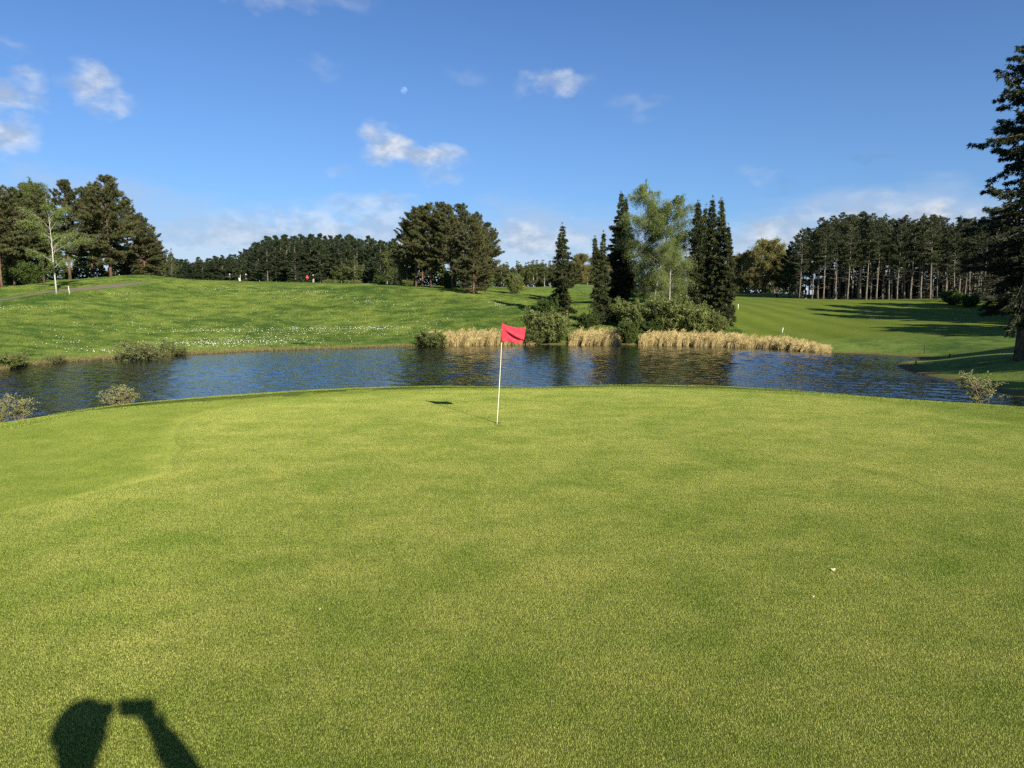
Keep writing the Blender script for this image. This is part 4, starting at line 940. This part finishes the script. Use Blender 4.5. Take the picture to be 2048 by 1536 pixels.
mass('far_wood_undergrowth', [(330, 830, 232, 10, 4), (1440, 1600, 214, 8.5, 4), (960, 1480, 222, 7.5, 4)], 3000, .7, NEEDLE_FAR, 'dark far undergrowth behind the skyline woods')
mass('clump_undergrowth', [(-20, 335, 136, 8, 4), (800, 985, 127, 7.5, 3)], 4200, .5, LEAF_BUSH, 'green undergrowth beneath the pine clumps')

# ------------------------------------------------------------------ reeds along the far shore
def reed_bed(name, px0, px1, depth, n, label, seed, hmax=1.5):
    g = np.random.default_rng(seed); nc = n // 22; kc = g.integers(0, nc, n); px = np.clip(g.uniform(px0, px1, nc)[kc] + g.normal(0, 2.0, n), px0, px1)
    shp = np.array(SHORE_PX, float); shw = np.array(SHORE)
    sx, sy = np.interp(px, shp[2:23, 0], shw[2:23, 0]), np.interp(px, shp[2:23, 0], shw[2:23, 1])
    off = np.clip(g.uniform(-.5, depth, nc)[kc] + g.normal(0, .15, n), -.6, depth); f = (sy + off) / sy; x, y = sx * f, sy * f
    end = np.minimum(sstep(px0, px0 + 12, px), sstep(px1, px1 - (90 if px1 > 1600 else 10), px)) * .6 + .4
    z = np.maximum(H(x, y), WL - .15); hh = hmax * g.uniform(.5, 1.0, n) ** .8 * end * (.92 + .08 * np.sin(px * .09) + .05 * np.sin(px * .31 + 1)) * g.uniform(.66, 1.12, nc)[kc]
    lean = g.normal(.20, .07, nc)[kc] + g.normal(0, .05, n); dx, dy = np.sin(lean), g.normal(0, .10, n); B = np.stack([x, y, z], 1); D = np.stack([dx, dy, np.cos(lean)], 1)
    s = np.stack([np.cos(g.uniform(-.9, .9, n)), np.sin(g.uniform(-.9, .9, n)), np.zeros(n)], 1) * g.uniform(.010, .022, n)[:, None]
    Mi = B + D * hh[:, None] * .6; Ti = B + D * hh[:, None] + np.stack([hh * .10, np.zeros(n), -.02 * hh], 1)
    stem = np.stack([B - s * .7, B + s * .7, Mi + s * .5, Mi - s * .5, Ti], 1).reshape(-1, 3); k = np.arange(n)[:, None] * 5
    sh = np.repeat(np.clip(g.normal(.5, .26, nc)[kc] + g.normal(0, .15, n), 0, 1), 5)
    a = Acc(); a.add(stem, np.concatenate([k + [0, 1, 2], k + [0, 2, 3], k + [3, 2, 4]]), sh)
    m = n // 5; i = g.integers(0, n, m); w = g.uniform(.45, .95, m)[:, None]; q = B[i] + D[i] * hh[i, None] * w                        # leaves
    ld = unit(np.stack([np.abs(g.normal(.8, .4, m)), g.normal(0, .5, m), g.normal(.45, .3, m)], 1)); le = q + ld * g.uniform(.2, .42, m)[:, None]; up = np.array([0, 0, .014])
    a.add(np.stack([q - up, q + up, le], 1).reshape(-1, 3), np.arange(m * 3).reshape(-1, 3), np.repeat(np.clip(g.normal(.45, .2, m), 0, 1), 3))
    pi = np.where(g.random(n) < .25)[0]; c = Ti[pi]; pd = unit(np.stack([np.full(len(pi), .55), g.normal(0, .25, len(pi)), np.full(len(pi), .6)], 1))           # plumes
    V, F, S = tufts(c - pd * .08, pd, 4, .22, .030, .16, g, base=.75); a.add(V, F, S)
    o = link(name, a.mesh(name, REED)); tag(o, label, 'reeds', kind='stuff')
REED = leaf_mat('dry_reed', (.16, .115, .040), (.62, .49, .22), .22, hue_var=0)
reed_bed('reed_bed', 845, 1066, 2.8, 8000, 'dry straw-coloured reeds along the shore behind the red flag', 1, 1.15)
reed_bed('reed_bed', 1136, 1240, 2.8, 4600, 'dry straw-coloured reeds between the willow and the dark bush', 2, 1.22)
reed_bed('reed_bed', 1276, 1480, 2.6, 8000, 'dry straw-coloured reeds below the birches of the point', 3, 1.05)
reed_bed('reed_bed', 1450, 1660, 2.6, 7000, 'browner reeds along the shore below the fairway', 4, .9)
def sedge(px0, px1, n, seed, name, label):
    g = np.random.default_rng(seed); shp = np.array(SHORE_PX, float); shw = np.array(SHORE); px = g.uniform(px0, px1, n)
    sx, sy = np.interp(px, shp[1:23, 0], shw[1:23, 0]), np.interp(px, shp[1:23, 0], shw[1:23, 1]); f = (sy + g.exponential(.35, n) - .05) / sy; x, y = sx * f, sy * f
    C = np.stack([x, y, H(x, y)], 1); V, F, S = tufts(C, np.tile([[.2, 0, 1.]], (n, 1)), 6, .22, .02, .35, g); a = Acc(); a.add(V, F, S)
    o = link(name, a.mesh(name, leaf_mat(name + '_blades', (.09, .10, .03), (.34, .27, .12), .25))); tag(o, label, 'sedge', kind='stuff')
sedge(-60, 850, 3200, 8, 'shore_sedge', 'brownish sedge fringe along the left part of the far shore')

# daisies strewn over the far slope
g = np.random.default_rng(77); PXY = []
for (cx, cy, rx, ry, n) in [(400, 690, 110, 7, 500), (520, 683, 120, 9, 800), (660, 660, 190, 2.5, 600), (760, 657, 70, 3, 200), (620, 668, 220, 6, 350), (440, 664, 90, 3, 250), (730, 606, 30, 5, 110), (560, 585, 140, 5, 280), (640, 596, 110, 6, 220), (800, 612, 60, 9, 120), (995, 612, 16, 4, 60),
                            (60, 617, 90, 5, 150), (260, 590, 40, 4, 110), (430, 580, 70, 5, 160), (200, 705, 40, 5, 90), (130, 690, 60, 12, 120), (560, 630, 220, 22, 260), (860, 640, 60, 12, 110), (300, 655, 200, 20, 200), (1040, 610, 30, 4, 30)]:
    n = int(n * .42); k = g.normal(0, .55, (n, 2)); PXY.append(np.stack([cx + rx * k[:, 0], cy + ry * k[:, 1]], 1))
PXY = np.concatenate(PXY); W3 = hit(PXY[:, 0], PXY[:, 1], 38, 125, .3); W3 = W3[~np.isnan(W3[:, 0])]
W3 = W3[poly_sd(W3[:, 0], W3[:, 1], POND) > .9]
n = len(W3); C = W3 + np.stack([g.normal(0, .1, n), g.normal(0, .2, n), np.zeros(n)], 1); C[:, 2] = H(C[:, 0], C[:, 1]) + g.uniform(.09, .16, n)
nrm = unit(np.stack([g.normal(.25, .25, n), g.normal(-.7, .25, n), np.full(n, .6)], 1)); A = unit(np.cross(nrm, [0, 0, 1.])); B = np.cross(nrm, A); r = g.uniform(.014, .032, n)[:, None]
th = np.arange(6) * np.pi / 3
V = np.concatenate([C[:, None] + (A[:, None] * np.cos(th)[None, :, None] + B[:, None] * np.sin(th)[None, :, None]) * r[:, None] * (1 - .3 * (np.arange(6) % 2))[None, :, None], (C + nrm * .006)[:, None]], 1).reshape(-1, 3)
k = np.arange(n)[:, None] * 7; F = np.concatenate([k + [i, (i + 1) % 6, 6] for i in range(6)])
o = link('daisies', make_mesh('daisies', V, F, plain('daisy_petals', (.78, .77, .66), .7, .2, .08), {'shade': np.zeros(len(V))})); tag(o, 'white daisies in drifts over the slope across the pond', 'daisies', kind='stuff')

# ------------------------------------------------------------------ flagpole with its red flag
base = np.array([HOLE[0], HOLE[1], HZ]); tip = at_depth(1005, 647, HOLE[1] + .02)
fp = bpy.data.objects.new('golf_flag', None); COL.objects.link(fp); fp.location = base
tag(fp, 'red flag on a thin white pole standing in the hole', 'golf flag')
ax = tip - base; PL = np.linalg.norm(ax); ax = ax / PL
a = Acc(); s = np.linspace(0, 1, 14); bow = np.sin(s * np.pi) * .004
P = ax[None] * (s * PL)[:, None] + np.stack([bow, 0 * s, 0 * s], 1); P[0] -= ax * .12
add_tube(a, P, .0068 - .0016 * s, 10)
link('pole', a.mesh('pole', plain('pole_paint', (.66, .62, .46), .35, .4, .05)), fp)
a = Acc(); add_tube(a, [ax * PL, ax * (PL + .012)], [.008, .005], 10); link('pole_cap', a.mesh('pole_cap', plain('cap_red', (.45, .04, .05), .4)), fp)
# cloth: hangs from the upper pole, flies to the right with folds
nu, nv, FH = 40, 26, .258; u, v = np.meshgrid(np.linspace(0, 1, nu), np.linspace(0, 1, nv))
def px_at(px, py): return at_depth(px, py, HOLE[1]) - base
c00, c01, c10, c11 = ax * (PL - .002), ax * (PL - FH), px_at(1051, 655), px_at(1046, 685)
L = (c00[None, None] * (1 - u)[..., None] + c10[None, None] * u[..., None]) * (1 - v)[..., None] + (c01[None, None] * (1 - u)[..., None] + c11[None, None] * u[..., None]) * v[..., None]
L[..., 2] += (-.022 * np.sin(np.pi * u) * (1 - v)) + .006 * np.sin(u * 7) * v
L[..., 0] += .010 * np.sin(v * np.pi) * u
d = u - v * .55
fold = .030 * np.exp(-((v - .18 - .62 * u) / .10) ** 2) * sstep(.05, .4, u) - .018 * np.exp(-((v - .40 - .55 * u) / .12) ** 2) * sstep(.1, .5, u)
fold += .010 * np.sin(9 * (u + .5 * v)) * u + .026 * np.sin(2.6 * u + .4) * u - .035 * sstep(.80, 1, u) * (1 - .5 * v)
fold += .010 * np.exp(-((v - .92) / .08) ** 2) * np.sin(16 * u)
L[..., 1] -= fold
FV = L.reshape(-1, 3); ii, jj = np.meshgrid(np.arange(nu - 1), np.arange(nv - 1)); b0 = (jj * nu + ii).ravel()
m, T = new_mat('flag_cloth')
p = T.n('ShaderNodeTexCoord').outputs['Object']; n = T.noise(p, 300, 2); n2 = T.noise(p, 14, 3)
c = T.mix(n2, (.60, .045, .070), (.70, .065, .095)); t = T.n('ShaderNodeBsdfTranslucent'); T.put(t.inputs[0], c); mx = T.n('ShaderNodeMixShader'); mx.inputs[0].default_value = .25
T.t.links.new(principled(T, c, .75, .2, bump(T, n, .2, .001)), mx.inputs[1]); T.t.links.new(t.outputs[0], mx.inputs[2]); finish(T, mx.outputs[0])
me = make_mesh('flag', FV, np.stack([b0, b0 + 1, b0 + nu + 1, b0 + nu], 1), m, smooth=True)
fl = link('flag', me, fp); so = fl.modifiers.new('cloth', 'SOLIDIFY'); so.thickness = .0015
a = Acc(); add_tube(a, [ax * (PL - FH - .003), ax * (PL - .001)], .0105, 10); link('flag_sleeve', a.mesh('flag_sleeve', m), fl)

# ------------------------------------------------------------------ stakes
def stake(px, py, top, Y, col, name, label, lean=0.0, w=.05, cap=None):
    b = foot(px, py, Y); hh = at_depth(px, top, b[1])[2] - b[2]; o = bpy.data.objects.new(name, None); COL.objects.link(o); o.location = b; o.rotation_euler = (0, lean, .4); tag(o, label, 'stake')
    a = Acc(); add_tube(a, [(0, 0, -.12), (0, 0, hh * .96), (0, 0, hh)], [w * .5, w * .5, w * .36], 8); link('post', a.mesh('post', MATS.get(col) or plain(col, COLS[col], .6)), o)
    a = Acc(); add_tube(a, [(0, 0, hh * .86), (0, 0, hh * .95)], [w * .53, w * .53], 8); link('band', a.mesh('band', MATS.get(cap or col) or plain(cap or col, COLS[cap or col], .6)), o)
COLS = {'stake_white': (.60, .58, .46), 'stake_red': (.55, .07, .04), 'stake_black': (.02, .022, .02), 'stake_dark': (.04, .05, .03)}
stake(1476, 617, 608, 88, 'stake_white', 'marker_stake', 'white marker stake on the fairway beside the rightmost spruce', 0, .11)
stake(1564, 664, 655, 68, 'stake_white', 'marker_stake', 'leaning white marker stake above the right-hand reeds', .22, .09)
stake(139, 584, 572, 84, 'stake_white', 'marker_stake', 'white marker stake beside the lone birch and the path', -.08, .10)
stake(1831, 736, 722, 41, 'stake_red', 'marker_stake', 'red stake on the grassy spit by the water', .02, .09, 'stake_red')
stake(1899, 719, 707, 44, 'stake_black', 'marker_stake', 'black stake on the lawn behind the red stake', 0, .07)
stake(1849, 700, 689, 49, 'stake_dark', 'marker_stake', 'thin dark green stake on the lawn above the inlet', 0, .05)

# moon: a pale sphere far beyond, lit by the sun, the blue air showing through
m, T = new_mat('moon_surface')
n = T.noise(T.n('ShaderNodeTexCoord').outputs['Object'], .035, 5, .6)
df = T.n('ShaderNodeBsdfDiffuse'); T.put(df.inputs[0], T.mix(T.rng(n, .42, .60), (.015, .017, .02), (.060, .064, .068))); tr = T.n('ShaderNodeBsdfTransparent'); ad = T.n('ShaderNodeAddShader')
T.t.links.new(df.outputs[0], ad.inputs[0]); T.t.links.new(tr.outputs[0], ad.inputs[1]); finish(T, ad.outputs[0])
th, ph = np.meshgrid(np.linspace(0, 2 * np.pi, 33)[:-1], np.linspace(0, np.pi, 17)); MR = 9000 * math.tan(R(.245))
V = np.stack([np.sin(ph) * np.cos(th), np.sin(ph) * np.sin(th), np.cos(ph)], -1).reshape(-1, 3) * MR
F = np.array([[r * 32 + i, r * 32 + (i + 1) % 32, (r + 1) * 32 + (i + 1) % 32, (r + 1) * 32 + i] for r in range(16) for i in range(32)])[:, ::-1]
d = ray(808, 180); d = d / np.linalg.norm(d)
moon = link('moon', make_mesh('moon', V, F, m, smooth=True), loc=Vector(d * 9000)); moon.visible_shadow = True
tag(moon, 'pale daytime moon in the blue sky above the clouds', 'moon')

# small bits lying on the green
def scrap(px, py, size, label, col, name, cat, seed):
    q = on_level(px, py, 0); z = h1(q[0], q[1]) + .012; g = np.random.default_rng(seed); k = 9; th = np.linspace(0, 2 * np.pi, k, endpoint=False)
    rr = size * g.uniform(.35, .6, k); V = np.stack([q[0] + rr * np.cos(th) * 1.2, q[1] + rr * np.sin(th), z + .006 * g.random(k) + .006 * np.cos(2 * th)], 1); V = np.concatenate([V, [[q[0], q[1], z + .003]]])
    i = np.arange(k); o = link(name, make_mesh(name, V, np.stack([i, (i + 1) % k, np.full(k, k)], 1), MATS.get(col) or plain(col, (.62, .52, .30), .8)))
    so = o.modifiers.new('thick', 'SOLIDIFY'); so.thickness = .0012; tag(o, label, cat)
scrap(1665, 1146, .030, 'small pale fallen leaf lying on the right of the green', 'dry_leaf', 'fallen_leaf', 'leaf', 1)
scrap(640, 1231, .010, 'tiny white petal on the green left of centre', 'dry_leaf', 'petal', 'petal', 2)
scrap(1626, 1202, .012, 'tiny pale scrap on the green near the fallen leaf', 'dry_leaf', 'petal', 'petal', 3)

# ------------------------------------------------------------------ people
def person(name, label, loc, rotz, mats, elbows, wrists, knees=None, ankles=None, hands=None, headgear='cap', gear_mat=None, scale=1.0, head=(0, .03, 0), lean=0.0, sleeve=1.0):
    """one skinned body: joints with radii grown by a Skin modifier, coloured by limb"""
    J, E, RAD, REG = [], [], [], []
    def j(p, r, reg, parent=None):
        J.append(p); RAD.append(r); REG.append(reg)
        if parent is not None: E.append((parent, len(J) - 1))
        return len(J) - 1
    hx, hy, hz = head
    pel = j((0, 0, .96), (.155, .115), 1); wa = j((0, lean * .3, 1.12), (.145, .105), 0, pel); ch = j((0, lean * .7, 1.33), (.175, .12), 0, wa); nb = j((0, lean, 1.47), (.085, .08), 0, ch)
    nk = j((hx * .5, lean + hy * .4, 1.535), (.055, .058), 2, nb); hb = j((hx, lean + hy, 1.60 + hz), (.070, .082), 2, nk); hm = j((hx, lean + hy, 1.68 + hz), (.078, .098), 2, hb); ht = j((hx, lean + hy - .01, 1.76 + hz), (.055, .07), 2, hm)
    j((hx, lean + hy + .112, 1.655 + hz), (.014, .014), 2, hm)                                                     # nose
    for s in (-1, 1): j((hx + s * .088, lean + hy, 1.665 + hz), (.012, .022), 2, hm)                               # ears
    for k, s in enumerate((-1, 1)):
        sh = j((s * .185, lean, 1.425), (.068, .068), 0, ch); el_ = j(elbows[k], (.046 * sleeve, .046 * sleeve), 0, sh)
        if sleeve > 1: m3 = (np.array(elbows[k]) * .12 + np.array(wrists[k]) * .88); el_ = j(tuple(m3), (.044 * sleeve, .044 * sleeve), 0, el_)
        wr = j(wrists[k], (.030 if sleeve == 1 else .042, .028 if sleeve == 1 else .040), 2, el_)
        d = np.array(wrists[k], float) - np.array(elbows[k], float); d /= np.linalg.norm(d)
        if hands and hands[k] is not None: d = np.array(hands[k], float); d /= np.linalg.norm(d)
        side = np.cross(d, [0, 1, 0] if abs(d[1]) < .8 else [1, 0, 0]); side /= np.linalg.norm(side); nrm = np.cross(side, d)
        w3 = np.array(wrists[k], float); pm = j(tuple(w3 + d * .055), (.034, .018), 2, wr)
        for f, ln in zip((-1.5, -.5, .5, 1.5), (.062, .074, .070, .055)):
            b = w3 + d * .09 + side * f * .019; q = j(tuple(b), (.0095, .0095), 2, pm); q = j(tuple(b + d * ln * .5 + nrm * .012), (.0088, .0088), 2, q); j(tuple(b + d * ln * .85 + nrm * .034), (.0075, .0075), 2, q)
        tb = w3 + d * .03 + side * -.036 * s; q = j(tuple(tb), (.012, .012), 2, pm); j(tuple(tb + d * .045 - side * .018 * s + nrm * .016), (.010, .010), 2, q)
        hp = j((s * .095, 0, .90), (.100, .098), 1, pel); kn = j(knees[k] if knees else (s * .105, .02, .50), (.068, .068), 1, hp); an = j(ankles[k] if ankles else (s * .11, -.02, .10), (.048, .050), 1, kn)
        a3 = np.array(J[an]); hl = j(tuple(a3 + [0, -.03, -.055]), (.036, .036), 3, an); j(tuple(a3 + [s * .02, .17, -.062]), (.040, .030), 3, hl)
    me = bpy.data.meshes.new(name + '_cage'); me.from_pydata([tuple(q) for q in J], E, []); me.update()
    tmp = bpy.data.objects.new(name + '_cage', me); COL.objects.link(tmp)
    sk = tmp.modifiers.new('skin', 'SKIN'); sk.use_smooth_shade = True
    for i, v in enumerate(me.skin_vertices[0].data): v.radius = RAD[i]; v.use_root = (i == 0)
    sb = tmp.modifiers.new('sub', 'SUBSURF'); sb.levels = sb.render_levels = 2
    dg = bpy.context.evaluated_depsgraph_get(); dg.update()
    body_me = bpy.data.meshes.new_from_object(tmp.evaluated_get(dg)); bpy.data.objects.remove(tmp)
    body_me.name = name + '_body'; body_me.materials.clear()
    for mm in mats: body_me.materials.append(mm)
    n = len(body_me.polygons); C = np.empty(n * 3); body_me.polygons.foreach_get('center', C); C = C.reshape(-1, 3)
    Jn = np.array(J, float); best = np.full(n, 1e9); reg = np.zeros(n, int)
    for a_, b_ in E:
        A_, B_ = Jn[a_], Jn[b_]; t = np.clip(((C - A_) @ (B_ - A_)) / ((B_ - A_) @ (B_ - A_) + 1e-9), 0, 1); d = np.linalg.norm(C - A_ - t[:, None] * (B_ - A_), axis=1)
        rr = REG[b_] if not (REG[a_] == 0 and REG[b_] == 2) else 0
        hitm = d < best; best[hitm] = d[hitm]; reg[hitm] = np.where(t[hitm] > .93, REG[b_], rr)
    body_me.polygons.foreach_set('material_index', reg.astype(np.int32)); body_me.polygons.foreach_set('use_smooth', np.ones(n, bool)); body_me.update()
    o = bpy.data.objects.new(name, None); COL.objects.link(o); o.location = loc; o.rotation_euler = (0, 0, rotz); o.scale = (scale,) * 3; tag(o, label, 'person')
    link('body', body_me, o)
    th, ph = np.meshgrid(np.linspace(0, 2 * np.pi, 20, endpoint=False), np.linspace(0, 1.62, 7)); c0 = np.array([hx, lean + hy - .008, 1.685 + hz])
    V = np.stack([np.sin(ph) * np.cos(th) * .094, np.sin(ph) * np.sin(th) * .116, np.cos(ph) * .112], -1).reshape(-1, 3) + c0
    F = [[r * 20 + i, r * 20 + (i + 1) % 20, (r + 1) * 20 + (i + 1) % 20, (r + 1) * 20 + i] for r in range(6) for i in range(20)]
    cap = link('cap' if headgear == 'cap' else 'hair', make_mesh('headgear', V, np.array(F)[:, ::-1], gear_mat, smooth=True), o)
    so = cap.modifiers.new('t', 'SOLIDIFY'); so.thickness = .006
    if headgear == 'cap':
        a_ = np.linspace(-1.1, 1.1, 12); inn = np.stack([np.sin(a_) * .090, np.cos(a_) * .110, np.zeros(12) + .022], 1) + c0; out = np.stack([np.sin(a_) * .092, np.cos(a_) * .110 + .075 * np.cos(a_ * .95), np.zeros(12) + .008], 1) + c0
        q = np.arange(11); br = link('brim', make_mesh('brim', np.concatenate([inn, out]), np.stack([q, q + 1, q + 13, q + 12], 1), gear_mat, smooth=True), cap); so = br.modifiers.new('t', 'SOLIDIFY'); so.thickness = .004
    for s in (-1, 1):
        a = Acc(); add_tube(a, [(hx + s * .032, lean + hy + .088, 1.685 + hz), (hx + s * .032, lean + hy + .0985, 1.685 + hz)], [.012, .006], 8); link('eye', a.mesh('eye', EYE, True), o)
    return o
EYE = plain('eye_dark', (.02, .015, .012), .2)
SKIN = plain('skin', (.46, .27, .19), .55, .3, .08); NAVY = plain('navy_cloth', (.015, .02, .04), .85, .2); BLACK = plain('black_cloth', (.012, .012, .013), .85, .2); WHITEC = plain('white_cloth', (.72, .72, .70), .8, .2); REDC = plain('red_cloth', (.62, .07, .05), .8, .2)
STONE = plain('stone_cloth', (.42, .38, .30), .85, .2); SHOE = plain('shoe', (.55, .55, .52), .5); GREYC = plain('grey_cloth', (.10, .11, .12), .85, .2)
# the photographer, whose shadow falls on the green (stands at the camera, phone in the right hand)
person('person', 'photographer in navy top and cap holding up a phone, casting the shadow', (0, -.375, 0), 0, [NAVY, STONE, SKIN, SHOE], [(-.30, .02, 1.18), (.335, .22, 1.30)], [(-.27, .10, .95), (.172, .272, 1.532)], hands=[None, (-.52, .08, .72)], gear_mat=NAVY, head=(-.005, .045, .005), sleeve=1.25, scale=1.032)
ph = bpy.data.objects.new('phone', None); COL.objects.link(ph); ph.location = (.053, -.026, 1.655); tag(ph, 'black phone held sideways by the photographer', 'phone')
link('case', make_mesh('case', *box(0, 0, 0, .152, .009, .075), plain('phone_black', (.012, .012, .014), .3, .5)), ph)
a = Acc(); add_tube(a, [(-.053, .0045, .018), (-.053, .0065, .018)], .011, 16); link('lens', a.mesh('lens', plain('lens_glass', (.01, .01, .015), .08, .6)), ph)
link('screen', make_mesh('screen', *box(0, -.0050, 0, .144, .0012, .068), plain('screen_dark', (.01, .01, .012), .1, .6)), ph)

def golfer(px, py, Y, label, mats, rotz, elbows, wrists, gm, hg='cap', **kw):
    return person('person', label, tuple(foot(px, py, Y)), rotz, mats, elbows, wrists, gear_mat=gm, headgear=hg, **kw)
def bag(px, py, Y, label, mat, rotz=0.0, tilt=.45):
    o = bpy.data.objects.new('golf_trolley', None); COL.objects.link(o); o.location = foot(px, py, Y); o.rotation_euler = (0, 0, rotz); tag(o, label, 'golf trolley')
    ax = np.array([0, math.sin(tilt), math.cos(tilt)]); b = np.array([0, -.05, .22])
    a = Acc(); add_tube(a, [b, b + ax * .08, b + ax * .55, b + ax * .80, b + ax * .86], [.10, .13, .125, .14, .13], 14); bg_ = link('bag', a.mesh('bag', mat, True), o)
    a = Acc(); a.add(*box(0, .20 + .0, .42, .18, .07, .28)); link('pocket', a.mesh('pocket', mat), bg_)
    for k in range(7):
        a = Acc(); q = b + ax * .8 + np.array([.06 * math.cos(k * .9), .05 * math.sin(k * .9), 0]); add_tube(a, [q, q + ax * (.18 + .03 * (k % 3)), q + ax * (.22 + .03 * (k % 3)) + [.03, 0, 0]], [.006, .006, .03], 6); link('club', a.mesh('club', GREYC), bg_)
    a = Acc(); add_tube(a, [b - ax * .08, b + ax * .5 + [0, -.17, 0], b + ax * .9 + [0, -.30, 0]], .016, 8); fr_ = link('frame', a.mesh('frame', GREYC), o)
    a = Acc(); add_tube(a, [b + ax * .9 + [-.10, -.30, 0], b + ax * .9 + [.10, -.30, 0]], .018, 8); link('handle', a.mesh('handle', BLACK), fr_)
    for s in (-1, 1):
        t = np.linspace(0, 2 * np.pi, 15); a = Acc(); add_tube(a, np.stack([np.full(15, s * .30), -.05 + .125 * np.cos(t), .145 + .125 * np.sin(t)], 1), .020, 6); wl = link('wheel', a.mesh('wheel', BLACK, True), o)
        a = Acc(); add_tube(a, [(s * .30, -.05, .145), (s * .08, -.04, .22)], .014, 6); link('axle', a.mesh('axle', GREYC), wl)
DOWN = ([(-.27, -.02, 1.16), (.27, -.02, 1.16)], [(-.25, .06, .92), (.25, .06, .92)])
FOLD = ([(-.28, .08, 1.14), (.28, .08, 1.14)], [(-.08, .26, 1.20), (.08, .26, 1.20)])
RAISE = ([(-.34, .10, 1.36), (.34, .10, 1.36)], [(-.13, .18, 1.60), (.13, .18, 1.60)])
golfer(460, 565, 140, 'golfer in dark clothes, leftmost figure on the hill crest', [GREYC, BLACK, SKIN, SHOE], 2.2, *FOLD, WHITEC)
golfer(492, 565.5, 138, 'golfer in dark clothes beside the white golf bag', [NAVY, BLACK, SKIN, SHOE], -1.6, *DOWN, WHITEC)
golfer(615, 568, 134, 'golfer in a bright red top on the hill crest', [REDC, BLACK, SKIN, SHOE], 2.9, *FOLD, BLACK, lean=.05)
golfer(627, 568, 134, 'golfer in black vest with white sleeves, arms raised to the face', [BLACK, STONE, SKIN, SHOE], 2.6, *RAISE, WHITEC)
bag(480, 566, 139, 'white golf bag on a trolley between the two left golfers', WHITEC, .8)
bag(607, 568, 135, 'dark golf trolley left of the golfer in red', BLACK, 2.0)
golfer(1612, 597, 131, 'golfer in dark clothes at the left end of the tall wood', [BLACK, BLACK, SKIN, SHOE], 1.3, *DOWN, WHITEC)
golfer(1670, 597, 130, 'golfer in grey in the shade before the tall trunks', [GREYC, BLACK, SKIN, SHOE], -1.0, *FOLD, GREYC, hg='hair')
bag(1555, 594, 150, 'dark golf trolley left of the shaded golfers, below the trees in bud', BLACK, .5)
bag(1580, 594, 148, 'black and white golf bag next to the dark trolley', GREYC, 1.2)
bag(1602, 597, 131, 'dark golf trolley at the hand of the golfer by the wood', BLACK, 2.4)
# tee sign post with pale board near the left golfers
b = foot(481, 565, 141); o = bpy.data.objects.new('tee_post', None); COL.objects.link(o); o.location = b; tag(o, 'thin cream flagless pin behind the white golf bag', 'pin')
a = Acc(); add_tube(a, [(0, 0, -.1), (0, 0, 1.0), (0, 0, 1.75)], [.05, .05, .03], 8); link('post', a.mesh('post', MATS['stake_white']), o)
a = Acc(); add_tube(a, [(0, 0, 1.4), (0, 0, 1.7)], [.056, .04], 8); link('band', a.mesh('band', STONE), o)
